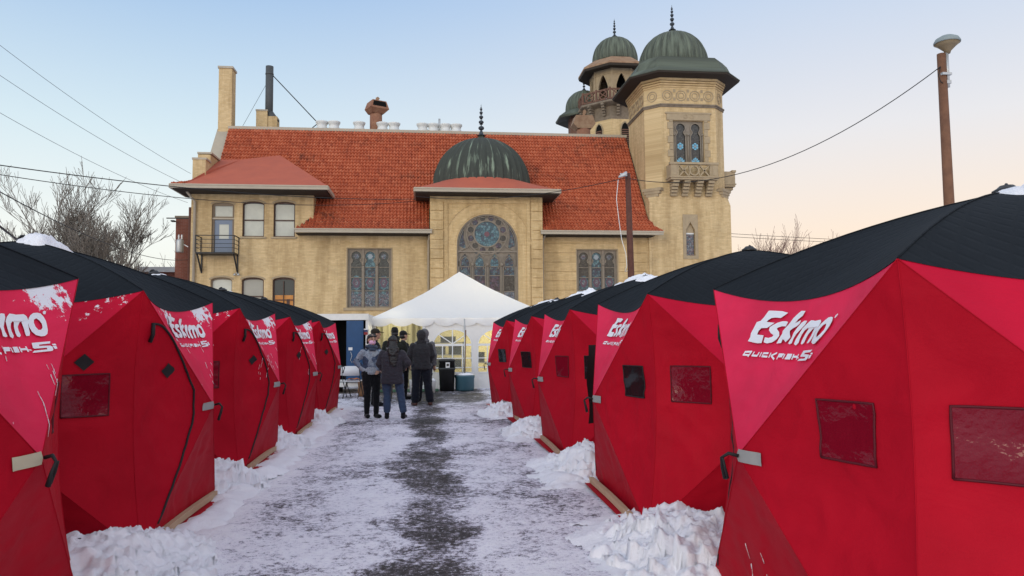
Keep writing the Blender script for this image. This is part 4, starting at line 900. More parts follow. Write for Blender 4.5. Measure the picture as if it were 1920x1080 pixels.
# ribbed copper domes with bead finials
def dome_prof(r, h, n=16, squeeze=.0, tip=.12):
    p = []
    for i in range(n + 1):
        a = math.pi / 2 * i / n; rr = r * math.cos(a) ** (1 - .08); z = h * math.sin(a)
        if i < n: p.append((rr, z))
    return p + [(r * .10, h * 1.0 + r * .01), (r * .055, h + r * .06), (r * .03, h + r * .15)]
def finial(mm, c, s, k=5):
    z = 0; mm.lathe((c[0], c[1], c[2] - .15 * s), [(.30 * s, 0), (.16 * s, .10 * s), (.09 * s, .3 * s), (.05 * s, .4 * s)], 12)
    mm.tube([(c[0], c[1], c[2] + .1 * s), (c[0], c[1], c[2] + 1.95 * s)], [.05 * s, .015 * s], 6)
    z = .36 * s
    for i in range(k):
        r = (.20 - .027 * i) * s
        mm.lathe((c[0], c[1], c[2] + z), [(.02 * s, -r * .8), (r * .8, -r * .45), (r, 0), (r * .8, r * .45), (.02 * s, r * .8)], 12)
        mm.lathe((c[0], c[1], c[2] + z + r * 1.25), [(.02, -.03 * s), (r * .62, 0), (.02, .03 * s)], 10); z += r * 2.0
def dome(c, r, h, name, mt, parent, n=72, belly=0.0):
    o_parent = parent; mm = MB(); pr = dome_prof(r, h)
    if belly: pr = [(r * (1 - belly), -.35 * r * .5), (r * (1 - belly * .3), -.12 * r)] + pr
    n3 = n; vs = []; fs = []
    for rr, z in pr:
        for j in range(n3):
            rb = 1.0 + (.032 if j % 3 == 0 else (-.006 if j % 3 == 1 else -.006)); vs.append((c[0] + rr * rb * math.cos(2 * math.pi * j / n3), c[1] + rr * rb * math.sin(2 * math.pi * j / n3), c[2] + z))
    for i in range(len(pr) - 1):
        for j in range(n3): j2 = (j + 1) % n3; fs.append((i * n3 + j, i * n3 + j2, (i + 1) * n3 + j2, (i + 1) * n3 + j))
    fs.append(tuple((len(pr) - 1) * n3 + j for j in range(n3)))
    mm.add(vs, fs, 0, False)
    # local coordinates so that the streaks run down this dome: its own origin on its axis
    o = bpy.data.objects.new(name, None) if False else None
    V = [(v[0] - c[0], v[1] - c[1], v[2] - c[2]) for v in mm.v]; me = bpy.data.meshes.new(name); me.from_pydata(V, [], mm.f); me.materials.append(mt)
    o = bpy.data.objects.new(name, me); col.objects.link(o); o.parent = parent; o.location = Vector(c) - Vector(root_of(parent).location)
    return o
def fin(c, s, parent_dome):
    mm = MB(); finial(mm, (0, 0, c[2]), s); V = mm.v; me = bpy.data.meshes.new('finial'); me.from_pydata(V, [], mm.f); me.materials.append(MT['band_metal'])
    o = bpy.data.objects.new('finial', me); col.objects.link(o); o.parent = parent_dome; return o
MT['band_metal'] = mat('oxidised_metal', (.045, .055, .065), .5, .5, metal=.3)
d = dome((CX, CY, 10.55), 2.86, 2.98, 'dome', MT['copper_dark'], church, n=108, belly=.0); fin((0, 0, 3.35), .92, d)

# windows of the wing
def frame_window(a, b, c, d_, e, mf, mg, bars=1, parent=church, y=FY, inset=.14):
    o = seg_arch(a, b, c, d_, e); i_ = seg_arch(a + .07, b - .07, c + .07, d_ - .10, e * .6)
    mm = MB(); mm.prism(o, y + inset, y + inset + .06, 0, [i_])
    for q in range(1, bars + 1): z = c + (d_ - c - .1) * q / (bars + 1); mm.box(a + .05, b - .05, y + inset - .01, y + inset + .05, z - .03, z + .03)
    w_ = mm.build('window', mf, parent)
    g_ = MB(); g_.prism(seg_arch(a + .03, b - .03, c + .03, d_ - .05, e * .6), y + inset + .065, y + inset + .075); g_.build('pane', mg, w_); return w_
frame_window(*WIN[1], MT['frame_dark'], MT['blind']); frame_window(*WIN[2], MT['frame_dark'], MT['blind'])
frame_window(*WIN[3], MT['frame_tan'], MT['blind']); frame_window(*WIN[4], MT['frame_dark'], MT['blind2'])
w3 = frame_window(*WIN[5], MT['frame_dark'], MT['dark_glass'])
mm = MB(); mm.box(-8.35, -7.37, FY + .19, FY + .2, 2.7, 4.02); mm.build('lit_panel', MT['amber'], w3)
mm = MB(); mm.box(-7.9, -7.86, FY + .1, FY + .18, 2.6, 4.8); mm.box(-7.72, -7.55, FY + .17, FY + .188, 2.7, 3.8); mm.build('mullion', MT['frame_dark'], w3)
# upper door with transom, and its iron balcony
a, b, c, dd, e = WIN[0]
mm = MB(); mm.prism(seg_arch(a, b, c, dd, e), FY + .12, FY + .18, 0, [rect(a + .12, b - .12, c + .02, 8.2), rect(a + .12, b - .12, 8.38, dd - .18)])
dr = mm.build('door', MT['frame_tan'], church)
mm = MB(); mm.prism(rect(a + .12, b - .12, c + .02, 8.2), FY + .17, FY + .2, 0, [rect(a + .36, b - .32, 7.15, 7.95)]); mm.build('door_leaf', MT['door_blue'], dr)
mm = MB(); mm.box(a + .34, b - .3, FY + .19, FY + .2, 7.13, 7.97); mm.box(a + .1, b - .1, FY + .19, FY + .2, 8.36, dd - .16); mm.build('pane', MT['blind'], dr)
mm = MB(); mm.box(a, b, FY + .08, FY + .13, 8.22, 8.30); mm.build('threshold', MT['trim'], dr)
m = MB(); bx0, bx1, by0, bz, bt = -12.28, -10.28, 41.0, 6.28, 7.18
m.box(bx0, bx1, by0, FY, bz - .08, bz)
for z in (bt, bt - .22, bt - .44, bt - .66):
    w_ = .028 if z == bt else .015
    m.bar((bx0, by0, z), (bx1, by0, z), w_ * 1.6, w_ * 1.6); m.bar((bx0, by0, z), (bx0, FY, z), w_ * 1.6, w_ * 1.6); m.bar((bx1, by0, z), (bx1, FY, z), w_ * 1.6, w_ * 1.6)
for x, y in ((bx0, by0), (bx1, by0), (-11.3, by0), (bx0, FY - .03), (bx1, FY - .03)): m.bar((x, y, bz), (x, y, bt), .045, .045)
for x in (bx0 + .05, bx1 - .05): m.bar((x, by0 + .1, bz - .05), (x, FY - .02, bz - 1.0), .07, .07); m.bar((x, FY - .03, bz), (x, FY - .03, bz - 1.05), .07, .06)
m.build('iron_balcony', MT['iron'], church)
m = MB()
for x in (-10.45, -10.25): m.lathe((x, 41.85, 5.1), [(.03, .12), (.05, .08), (.09, 0)], 10)
m.box(-10.37, -10.33, 41.85, FY, 5.2, 5.25); m.build('floodlight', MT['galv'], church)

# stained-glass windows with stone tracery
def keyhole(cx_, z_top, wd, neck_z, n=20):    # outline of a round-headed keyhole opening, widest in the round
    r = wd / 2; zc = z_top - r; a = 35
    p = [(cx_ + r * math.cos(R(t)), zc + r * math.sin(R(t))) for t in np.linspace(-a - 12, 180 + a + 12, n)]
    return p
def tri_window(x0, x1, z0, z1, y, cents, seeds):
    lead = MB(); W = .62
    op = []
    for c in cents:
        rh = .27; zc = z1 - .42; nk = .20
        circ = [(c + rh * math.cos(R(t)), zc + rh * math.sin(R(t))) for t in np.linspace(-50, 230, 20)]
        lo = [(c - .29, zc - .42), (c - .29, z0 + .08), (c + .29, z0 + .08), (c + .29, zc - .42)]
        op.append([(c + nk, zc - .28)] + circ + [(c - nk, zc - .28)] + lo)
    lead.prism(rect(x0, x1, z0, z1), y + .14, y + .22, 0, op)
    for c in cents:
        zc = z1 - .42
        lead.strip([(c + .31 * math.cos(R(t)), zc + .31 * math.sin(R(t))) for t in np.linspace(-50, 230, 20)], .05, y + .10, y + .15)
        for z in (zc - .62, zc - 1.2, z0 + .95): lead.box(c - .29, c + .29, y + .13, y + .17, z - .018, z + .018)
    for q in range(len(cents) - 1):
        xm = (cents[q] + cents[q + 1]) / 2; lead.box(xm - .05, xm + .05, y + .07, y + .14, z0, z1); lead.lathe((xm, y + .09, z1 - .95), [(.05, 0), (.09, .05), (.09, .12), (.06, .16)], 10)
    lead.strip([(x0 + .03, z0), (x0 + .03, z1 - .03), (x1 - .03, z1 - .03), (x1 - .03, z0)], .08, y + .08, y + .15)
    w_ = lead.build('window', MT['lead'], church)
    for i, c in enumerate(cents):
        zc = z1 - .42; g_ = MB()
        mats = [MT['glass_grey'], MT['glass_blue'], MT['glass_teal'], MT['glass_purple'], MT['glass_mix'], MT['red_glass'], MT['white_glass']]
        yy = y + .20
        g_.box(c - .33, c + .33, yy, yy + .01, zc - .62, z1 - .05, 0 if i != 1 else 2); g_.box(c - .31, c + .31, yy, yy + .01, zc - 1.2, zc - .62, 0 if i != 1 else 1)
        g_.box(c - .31, c + .31, yy, yy + .01, z0 + .95, zc - 1.2, 1); g_.box(c - .31, c + .31, yy, yy + .01, z0, z0 + .95, 4)
        zm = (z0 + .95 + zc - 1.2) / 2 + .1
        def disc(cx__, cz__, rx, rz_, yq, mi, n=18): g_.prism([(cx__ + rx * math.cos(2 * math.pi * t / n) * (1 + .18 * math.cos(6 * 2 * math.pi * t / n)), cz__ + rz_ * math.sin(2 * math.pi * t / n)) for t in range(n)], yq, yq + .003, mi)
        disc(c, zm, .23, .40, yy - .004, 2); disc(c, zm, .20, .30, yy - .008, 5); disc(c, zm, .10, .15, yy - .012, 4); disc(c, zc, .14, .14, yy - .004, 4 if i != 1 else 6); disc(c, zm - .55, .12, .12, yy - .004, 2)
        g_.build('stained_glass', mats, w_)
tri_window(-4.40, -1.97, 3.3, 6.62, FY, (-3.92, -3.16, -2.40), 0)
tri_window(8.66, 11.06, 3.3, 6.62, FY, (9.08, 9.85, 10.62), 3)
# great arched window: rose with twelve lobes over four pointed lancets
lead = MB(); y = BY; zr = 7.40; xr = 3.38
for r, w_ in ((.74, .07), (1.15, .07)): lead.strip(arc(xr, zr, r, 0, 360, 40)[:-1], w_, y + .08, y + .16, closed=True)
for i in range(12):
    t = R(30 * i + 15); lead.strip(arc(xr + .93 * math.cos(t), zr + .93 * math.sin(t), .20, 30 * i + 15 - 100, 30 * i + 15 + 100, 10), .045, y + .09, y + .16)
lead.strip([(1.71, 2.4), (1.71, 6.78)] + arc(3.405, 6.78, 1.69, 180, 0, 28)[1:] + [(5.10, 2.4)], .09, y + .05, y + .17)
lead.strip([(1.80, 2.4), (1.80, 6.78)] + arc(3.405, 6.78, 1.58, 180, 0, 28)[1:] + [(5.0, 2.4)], .03, y + .09, y + .17)
lead.box(1.7, 5.1, y + .07, y + .16, 6.36, 6.44)
LC = (2.14, 2.96, 3.80, 4.63)
for xc in LC:
    def pt(w_, zt, zb): return [(xc - w_, zb)] + [(xc - w_ * math.cos(R(a)) ** .75, zb + (zt - zb) * math.sin(R(a)) ** 1.0 * .82) for a in (0, 15, 30, 45, 60, 72)] + [(xc, zt)] + [(xc + w_ * math.cos(R(a)) ** .75, zb + (zt - zb) * math.sin(R(a)) * .82) for a in (72, 60, 45, 30, 15, 0)]
    lead.strip([(xc - .33, 2.4)] + pt(.33, 6.32, 5.7) + [(xc + .33, 2.4)], .05, y + .09, y + .16)
    lead.strip([(xc - .20, 5.4)] + pt(.26, 6.14, 5.72) + [(xc + .20, 5.4)], .035, y + .11, y + .16)
    for z in (5.55, 5.05, 4.15, 3.3): lead.box(xc - .33, xc + .33, y + .11, y + .15, z - .018, z + .018)
for xm in (2.55, 3.38, 4.21): lead.tube([(xm, y + .07, 2.4), (xm, y + .07, 5.55)], .04, 8); lead.lathe((xm, y + .07, 5.55), [(.04, 0), (.09, .07), (.09, .14), (.05, .2)], 10); lead.strip([(xm, 5.7), (xm - .10, 6.1), (xm - .38, 6.36)], .04, y + .1, y + .15); lead.strip([(xm, 5.7), (xm + .10, 6.1), (xm + .38, 6.36)], .04, y + .1, y + .15)
for xm in (1.79, 5.02): lead.tube([(xm, y + .08, 2.4), (xm, y + .08, 5.55)], .035, 8)
lead.strip([(1.85, 6.45), (2.25, 6.62), (2.42, 6.85)], .05, y + .09, y + .16); lead.strip([(4.95, 6.45), (4.52, 6.62), (4.36, 6.85)], .05, y + .09, y + .16)
lead.strip(arc(xr, zr, 1.24, 125, 235, 14), .05, y + .1, y + .16); lead.strip(arc(xr, zr, 1.24, -55, 55, 14), .05, y + .1, y + .16)
bw = lead.build('window', MT['lead'], church)
g_ = MB(); yy = y + .155
mats = [MT['glass_grey'], MT['glass_blue'], MT['glass_teal'], MT['glass_purple'], MT['glass_mix'], MT['rose_red'], MT['lead']]
g_.prism([(1.7, 2.4), (5.1, 2.4), (5.1, 6.78)] + arc(3.405, 6.78, 1.70, 0, 180, 24)[1:], yy, yy + .01, 6)
g_.prism(arc(xr, zr, .72, 0, 360, 32)[:-1], yy - .008, yy - .004, 2); g_.prism(arc(xr, zr, .15, 0, 360, 12)[:-1], yy - .014, yy - .010, 5)
for i in range(12): t = R(30 * i + 15); g_.prism(arc(xr + .94 * math.cos(t), zr + .94 * math.sin(t), .165, 0, 360, 12)[:-1], yy - .02, yy - .012, 0 if i % 2 else 3)
for sg in (-1, 1):
    g_.prism([(xr + sg * x_, z_) for x_, z_ in ((1.32, 7.2), (1.28, 7.75), (1.30, 7.95), (1.5, 7.6), (1.58, 7.1), (1.56, 6.72), (1.2, 6.55), (1.22, 6.8))], yy - .02, yy - .012, 1)
    g_.prism([(xr + sg * x_, z_) for x_, z_ in ((.35, 6.46), (.85, 6.46), (.66, 6.30), (.42, 6.30))], yy - .022, yy - .014, 1)
for i, xc in enumerate(LC):
    g_.prism([(xc - .25, 5.57), (xc + .25, 5.57), (xc + .25, 5.75), (xc + .12, 6.1), (xc, 6.25), (xc - .12, 6.1), (xc - .25, 5.75)], yy - .02, yy - .012, 2 if i in (1, 2) else 1)
    g_.box(xc - .29, xc + .29, yy - .016, yy - .008, 5.07, 5.53, 1); g_.box(xc - .29, xc + .29, yy - .016, yy - .008, 4.17, 5.03, 3 if i != 3 else 0); g_.box(xc - .29, xc + .29, yy - .016, yy - .008, 2.4, 4.13, 4)
g_.build('stained_glass', mats, bw)

# ---- tower
TX0, TX1, TY0, TY1, CH = 13.10, 18.05, 42.0, 46.95, .78
TCX, TCY = (TX0 + TX1) / 2, (TY0 + TY1) / 2
def octo(z, o=0.0, ch=CH):
    x0, x1, y0, y1 = TX0 - o, TX1 + o, TY0 - o, TY1 + o; c = ch + o * .586
    return [(x0 + c, y0, z), (x1 - c, y0, z), (x1, y0 + c, z), (x1, y1 - c, z), (x1 - c, y1, z), (x0 + c, y1, z), (x0, y1 - c, z), (x0, y0 + c, z)]
m = MB()
# front wall below with the slit window cut out, other faces closed
def front(z0, z1, x0, x1, hs): m.prism(rect(x0, x1, z0, z1), TY0, TY0 + .3, 0, hs)
slit = [(15.25, 6.3), (15.79, 6.3), (15.79, 7.85), (15.66, 8.05), (15.52, 8.3), (15.38, 8.05), (15.25, 7.85)]
m.prism(rect(TX0 - .04, TX1, 0, 9.3), TY0, TY0 + .3, 0, [slit])
m.box(TX0 - .04, TX0 + .3, TY0 + .3, TY1, 0, 9.3); m.box(TX1 - .3, TX1, TY0 + .3, TY1, 0, 9.3)
# broaches between the square base and the octagon
m.add([*octo(9.3, 0, .001), *octo(10.35)], [(i, (i + 1) % 8, 8 + (i + 1) % 8, 8 + i) for i in range(8)])
tw = [(14.62, 11.75), (16.50, 11.75), (16.50, 14.4), (14.62, 14.4)]
ring0, ring1 = octo(10.35), octo(16.95)
m.add(ring0 + ring1, [(i, (i + 1) % 8, 8 + (i + 1) % 8, 8 + i) for i in range(1, 8)])
m.prism(rect(TX0 + CH, TX1 - CH, 10.35, 16.95), TY0, TY0 + .3, 0, [tw])
m.build('tower', MT['brick'], church)
#   corbel blocks under the cut corners
for cx_, cy_ in ((TX0 + .30, TY0 + .30), (TX1 - .30, TY0 + .30), (TX0 + .3, TY1 - .3)):
    m = MB()
    for q in range(4):
        w_ = .60 - .10 * q; m.prism([(0, 0)] * 0 or rect(-w_, w_, 10.32 - .17 * (q + 1), 10.32 - .17 * q), -.22 + .03 * q, .2)
        k = len(m.v) - 8; ang = R(-45) if cx_ < TCX and cy_ < TCY else R(45)
        if cy_ > TCY: ang = R(-135)
        for i in range(k, len(m.v)):
            x_, y_, z_ = m.v[i]; m.v[i] = (cx_ + x_ * math.cos(ang) - y_ * math.sin(ang), cy_ + x_ * math.sin(ang) + y_ * math.cos(ang), z_)
    m.build('corner_corbel', MT['stone'], church)
m = MB()
for z0, z1, o in ((15.22, 15.32, .06), (15.32, 15.40, .10), (16.42, 16.50, .05), (16.55, 16.64, .08), (16.68, 16.78, .13), (16.82, 16.95, .18)):
    m.loft([octo(z0, o), octo(z1, o)], 0 if z0 < 16 else 1)
m.build('string_course', [MT['band'], MT['brick']], church)
# frieze of raised rings between the string courses
m = MB()
def face_frame(i, inset=0.0):
    P = [Vector(p) for p in octo(0)]; a, b = P[i], P[(i + 1) % 8]; e = (b - a); L_ = e.length; e.normalize(); n = Vector((e.y, -e.x, 0)); return a, e, n, L_
for i in (7, 0, 1, 6):
    a, e, n, L_ = face_frame(i); kk = max(1, int(L_ / .78)); 
    for q in range(kk):
        c = a + e * (L_ * (q + .5) / kk) + Vector((0, 0, 15.92))
        f = lambda v, c=c, e=e, n=n: tuple(c + e * v[0] + Vector((0, 0, v[2])) + n * v[1])
        for r_, w_ in ((.30, .05), (.17, .04)): m.strip(arc(0, 0, r_, 0, 360, 20)[:-1], w_, .035, .0, 0, True, f)
        if q < kk - 1:
            c2 = a + e * (L_ * (q + 1) / kk); 
            for z in (15.62, 16.12): p_ = c2 + Vector((0, 0, z)); m.add([tuple(p_ + e * s1 * .07 + n * .03 + Vector((0, 0, s2))) for s1, s2 in ((-1, 0), (1, 0), (1, .18), (-1, .18))], [(0, 1, 2, 3)], 0)
m.build('frieze', MT['stone'], church)
# tower roof: deep eave, copper skirt, ribbed dome
m = MB(); m.loft([octo(16.95, .12), octo(17.0, .94), octo(17.11, .98)], 0, caps=False); m.build('eave', MT['soffit'], church)
m = MB(); m.loft([octo(17.09, 1.0), octo(17.15, .98), octo(17.50, .52), octo(18.0, .30), octo(18.3, .05)], 0)
cs = m.build('copper_skirt', MT['copper_green'], church)
d = dome((TCX, TCY, 18.55), 2.12, 2.25, 'dome', MT['copper_green'], church, n=84, belly=.04); fin((0, 0, 2.58), .78, d)

def twin_window(cx_, z0, z1, parent, T=None):
    T = T or (lambda v: v); lead = MB(); g_ = MB(); cents = (cx_ - .46, cx_ + .46); op = []
    for c in cents:
        zc = z1 - .42; rh = .30
        circ = [(c + rh * math.cos(R(t)), zc + rh * math.sin(R(t))) for t in np.linspace(-48, 228, 20)]
        op.append([(c + .20, zc - .30)] + circ + [(c - .20, zc - .30), (c - .31, zc - .48), (c - .31, z0 + .06), (c + .31, z0 + .06), (c + .31, zc - .48)])
    lead.prism(rect(cx_ - .94, cx_ + .94, z0, z1), TY0 + .14, TY0 + .2, 0, op)
    for c, o in zip(cents, op): lead.strip(o, .05, TY0 + .08, TY0 + .15, 0, True)
    for x in (cx_ - .88, cx_, cx_ + .88): lead.tube([(x, TY0 + .08, z0), (x, TY0 + .08, z1 - .9)], .045, 8); lead.lathe((x, TY0 + .08, z1 - .9), [(.05, 0), (.09, .05), (.09, .12)], 10)
    w_ = lead.build('window', MT['lead'], parent)
    yy = TY0 + .185; g_.box(cx_ - .9, cx_ + .9, yy, yy + .01, z0, z1 - .05, 0)
    for c in cents:
        for zf, s_ in ((z0 + 1.15, 1), (z0 + .30, .8)):
            for q in range(6): t = R(60 * q + 30); g_.prism(arc(c + .11 * s_ * math.cos(t), zf + .13 * s_ * math.sin(t), .085 * s_, 0, 360, 10)[:-1], yy - .008, yy - .004, 1)
            g_.prism(arc(c, zf, .07 * s_, 0, 360, 10)[:-1], yy - .014, yy - .010, 2)
        for sg in (-1, 1): g_.prism([(c, z0 + .1), (c + sg * .22, z0 + .12), (c + sg * .24, z0 + .35), (c + sg * .1, z0 + .25)], yy - .007, yy - .003, 1)
    g_.build('stained_glass', [MT['glass_grey'], MT['sky_glass'], MT['white_glass']], w_); return w_
twin_window(15.56, 11.75, 14.4, church)
m = MB()
m.box(14.22, 16.90, TY0 - .07, TY0 + .05, 14.42, 14.86); m.box(14.14, 16.98, TY0 - .09, TY0, 14.80, 14.90)
for z in np.arange(11.8, 14.4, .42):
    w_ = .34 if int(round((z - 11.8) / .42)) % 2 else .22
    m.box(14.60 - w_, 14.60, TY0 - .05, TY0 + .05, z, z + .40); m.box(16.52, 16.52 + w_, TY0 - .05, TY0 + .05, z, z + .40)
for x in (15.38, 15.74): m.strip(arc(x, 14.64, .11, 0, 360, 12)[:-1], .03, TY0 - .09, TY0 - .06, 0, True)
m.build('stone_surround', MT['stone'], church); m = MB(); m.prism(rect(15.06, 15.98, 6.1, 8.75), TY0 - .04, TY0 + .02, 0, [slit])
m.build('stone_surround', MT['stone'], church)
m = MB(); m.prism([(15.28, 6.3), (15.76, 6.3), (15.76, 7.6), (15.28, 7.6)], TY0 + .12, TY0 + .14); m.box(15.27, 15.77, TY0 + .1, TY0 + .15, 7.58, 7.66, 1); m.prism([(15.28, 7.66), (15.76, 7.66), (15.76, 7.85), (15.52, 8.28), (15.28, 7.85)], TY0 + .12, TY0 + .14, 2)
sw = m.build('slit_window', [MT['glass_mix'], MT['white_metal'], MT['stone']], church)
# stone balconies with crossed tracery on stepped brackets
def balcony(xf, name='stone_balcony'):
    m = MB(); x0, x1, yb, z0, z1 = 14.18, 17.05, -.80, 10.82, 11.62
    m.box(x0, x1, yb, 0, z0 - .14, z0); m.box(x0 - .05, x1 + .05, yb - .05, 0, z0 - .02, z0 + .05); m.box(x0 - .05, x1 + .05, yb - .05, yb + .2, z1 - .05, z1 + .08)
    for x in (x0, x1 - .42): m.box(x, x + .42, yb, yb + .18, z0, z1); m.box(x + .08, x + .34, yb - .02, yb, z0 + .12, z1 - .12)
    for x in (x0, x1 - .12): m.box(x, x + .12, yb + .18, 0, z0, z1)
    for x in (x0 + .42, x1 - .42 - .08): m.box(x, x + .08, yb + .02, yb + .14, z0, z1)
    a, b = x0 + .5, x1 - .5; wq = (b - a) / 3; zc = (z0 + z1) / 2; h = (z1 - z0) / 2 - .04
    for q in (0, 2): xc = a + wq * (q + .5); m.strip([(xc - wq * .5, zc - h), (xc + wq * .5, zc + h)], .08, yb + .03, yb + .13); m.strip([(xc - wq * .5, zc + h), (xc + wq * .5, zc - h)], .08, yb + .03, yb + .13)
    m.strip(arc((a + b) / 2, zc, .27, 0, 360, 24)[:-1], .08, yb + .02, yb + .14, 0, True)
    for sg in (-1, 1): m.strip([((a + b) / 2 + sg * .27, zc), ((a + b) / 2 + sg * wq * .5, zc + h)], .06, yb + .03, yb + .12); m.strip([((a + b) / 2 + sg * .27, zc), ((a + b) / 2 + sg * wq * .5, zc - h)], .06, yb + .03, yb + .12)
    for x in (x0 + .18, x0 + .86, x1 - 1.22, x1 - .54):
        for q in range(5): m.box(x, x + .36, -.72 + .13 * q, 0, z0 - .14 - .17 * (q + 1), z0 - .14 - .17 * q - .025)
    m.v = [xf(v) for v in m.v]
    return m.build(name, MT['stone'], church)
balcony(lambda v: (v[0] - .04, v[1] + TY0, v[2]))
balcony(lambda v: (TX1 - v[1], v[0] - 15.6 + TCY, v[2]))
m = MB(); m.box(16.0, 16.06, TY0, TY0, 11, 11)

# ---- lantern minaret behind the nave
def oct_ring(c, r, z, a0=22.5, n=8): return [(c[0] + r * math.cos(R(a0 + 360 / n * j)), c[1] + r * math.sin(R(a0 + 360 / n * j)), z) for j in range(n)]
mc = (16.05, 60.5)
m = MB(); m.loft([oct_ring(mc, 3.0, 0), oct_ring(mc, 2.95, 19.4)]); m.build('minaret', MT['brick'], church)
m = MB(); m.loft([oct_ring(mc, 2.95, 19.2), oct_ring(mc, 2.97, 20.3), oct_ring(mc, 3.5, 20.5), oct_ring(mc, 3.55, 20.55), oct_ring(mc, 3.5, 20.7)])
for j in range(16):
    t = R(22.5 * j + 11.2); d_ = Vector((math.cos(t), math.sin(t), 0)); e = Vector((-d_.y, d_.x, 0))
    for q in range(5): 
        p = Vector((mc[0], mc[1], 20.42 - .2 * q)) + d_ * 2.6; m.bar(p, p + d_ * (.82 - .11 * q), .24, .16)
m.build('minaret_corbels', MT['band'], church)
# arched lantern: eight panels with pointed openings
m = MB()
P = oct_ring(mc, 2.15, 0)
for j in range(8):
    a = Vector(P[j]); b = Vector(P[(j + 1) % 8]); e = (b - a); L_ = e.length; e.normalize(); n = Vector((e.y, -e.x, 0)); c = (a + b) / 2
    zs, zt = 22.3, 23.35; w_ = .50
    ho = [(-w_, 20.9), (w_, 20.9), (w_, zs)] + [(w_ * (1 - t_) ** .62 if t_ < 1 else 0, zs + (zt - zs) * t_) for t_ in (.25, .5, .75, .92, 1)] + [(-w_ * (1 - t_) ** .55, zs + (zt - zs) * t_) for t_ in (.92, .75, .5, .25)] + [(-w_, zs)]
    mm = MB(); mm.prism(rect(-L_ / 2, L_ / 2, 20.7, 23.75), -.0, .22, 0, [ho]); mm.strip(ho[1:] + [ho[0]], .09, -.05, .0); mm.box(-L_ / 2 + .08, L_ / 2 - .08, -.04, 0, 23.32, 23.4); mm.box(-L_ / 2 - .03, -L_ / 2 + .09, -.05, .1, 20.7, 23.75); mm.box(L_ / 2 - .09, L_ / 2 + .03, -.05, .1, 20.7, 23.75)
    m.add([tuple(c + e * v[0] - n * v[1] + Vector((0, 0, v[2]))) for v in mm.v], mm.f)
m.build('lantern', MT['band2'] if 'band2' in MT else MT['stone'], church)
m = MB(); m.loft([oct_ring(mc, 1.9, 20.75), oct_ring(mc, 1.9, 20.8)]); m.loft([oct_ring(mc, .8, 20.75), oct_ring(mc, .8, 23.7)]); m.build('lantern_inside', MT['void'], church)
m = MB()   # wooden balcony rail with circles
P = oct_ring(mc, 3.38, 0)
for j in range(8):
    a = Vector(P[j]); b = Vector(P[(j + 1) % 8]); e = (b - a); L_ = e.length; e.normalize(); n = Vector((e.y, -e.x, 0)); c = (a + b) / 2
    mm = MB(); z0, z1 = 20.75, 21.65
    mm.box(-L_ / 2, L_ / 2, -.05, .05, z1 - .1, z1); mm.box(-L_ / 2, L_ / 2, -.05, .05, z0, z0 + .08)
    for x in (-L_ / 2, 0, L_ / 2): mm.box(x - .07, x + .07, -.07, .07, z0, z1 + .08)
    for x in (-L_ / 4, L_ / 4):
        mm.strip(arc(x, (z0 + z1) / 2, .36, 0, 360, 18)[:-1], .09, -.05, .05, 0, True)
        mm.strip([(x - L_ / 4, z0), (x + L_ / 4, z1)], .07, -.04, .04); mm.strip([(x - L_ / 4, z1), (x + L_ / 4, z0)], .07, -.04, .04)
    m.add([tuple(c + e * v[0] - n * v[1] + Vector((0, 0, v[2]))) for v in mm.v], mm.f)
m.build('wooden_gallery', MT['wood_rail'], church)
m = MB(); m.loft([oct_ring(mc, 2.2, 23.75), oct_ring(mc, 3.15, 23.65), oct_ring(mc, 3.2, 23.85)], caps=False); m.build('eave', MT['soffit'], church)
m = MB(); m.loft([oct_ring(mc, 3.22, 23.83), oct_ring(mc, 3.2, 24.0), oct_ring(mc, 2.1, 24.75)]); m.build('eave', MT['rust2'], church)
d = dome((mc[0], mc[1], 25.1), 1.88, 2.0, 'dome', MT['copper_green'], church, n=72, belly=.04); fin((0, 0, 2.26), .74, d)
for j in (4, 5):    # louvred openings in the shaft
    P = oct_ring(mc, 2.97, 0); a = Vector(P[j]); b = Vector(P[(j + 1) % 8]); e = (b - a); e.normalize(); n = Vector((e.y, -e.x, 0)); c = (a + b) / 2
    mm = MB(); o_ = [(-.3, 16.6), (.3, 16.6), (.3, 18.4), (.2, 18.75), (0, 18.95), (-.2, 18.75), (-.3, 18.4)]; mm.prism([(x * 1.3, z + (.12 if z > 18 else 0)) for x, z in o_], -.04, .0, 0); mm.prism(o_, -.06, -.045, 1)
    for z in np.arange(16.7, 18.3, .16): mm.box(-.28, .28, -.09, -.06, z, z + .07, 2)
    MBx = MB(); MBx.v = [tuple(c + e * v[0] - n * v[1] + Vector((0, 0, v[2]))) for v in mm.v]; MBx.f = mm.f; MBx.m = mm.m; MBx.sm = mm.sm; MBx.build('louvre', [MT['stone'], MT['void'], MT['wood_rail']], church)
# second small turret dome
c2 = (13.75, 62.5)
m = MB(); m.loft([oct_ring(c2, 1.45, 0), oct_ring(c2, 1.45, 20.6)]); m.build('turret', MT['wood_rail'], church)
m = MB(); m.loft([oct_ring(c2, 1.5, 20.6), oct_ring(c2, 2.55, 20.35), oct_ring(c2, 2.6, 20.5), oct_ring(c2, 1.8, 21.1)]); m.build('eave', MT['copper_green'], church)
d = dome((c2[0], c2[1], 21.4), 1.62, 1.65, 'dome', MT['copper_green'], church, n=60, belly=.03); fin((0, 0, 1.86), .62, d)

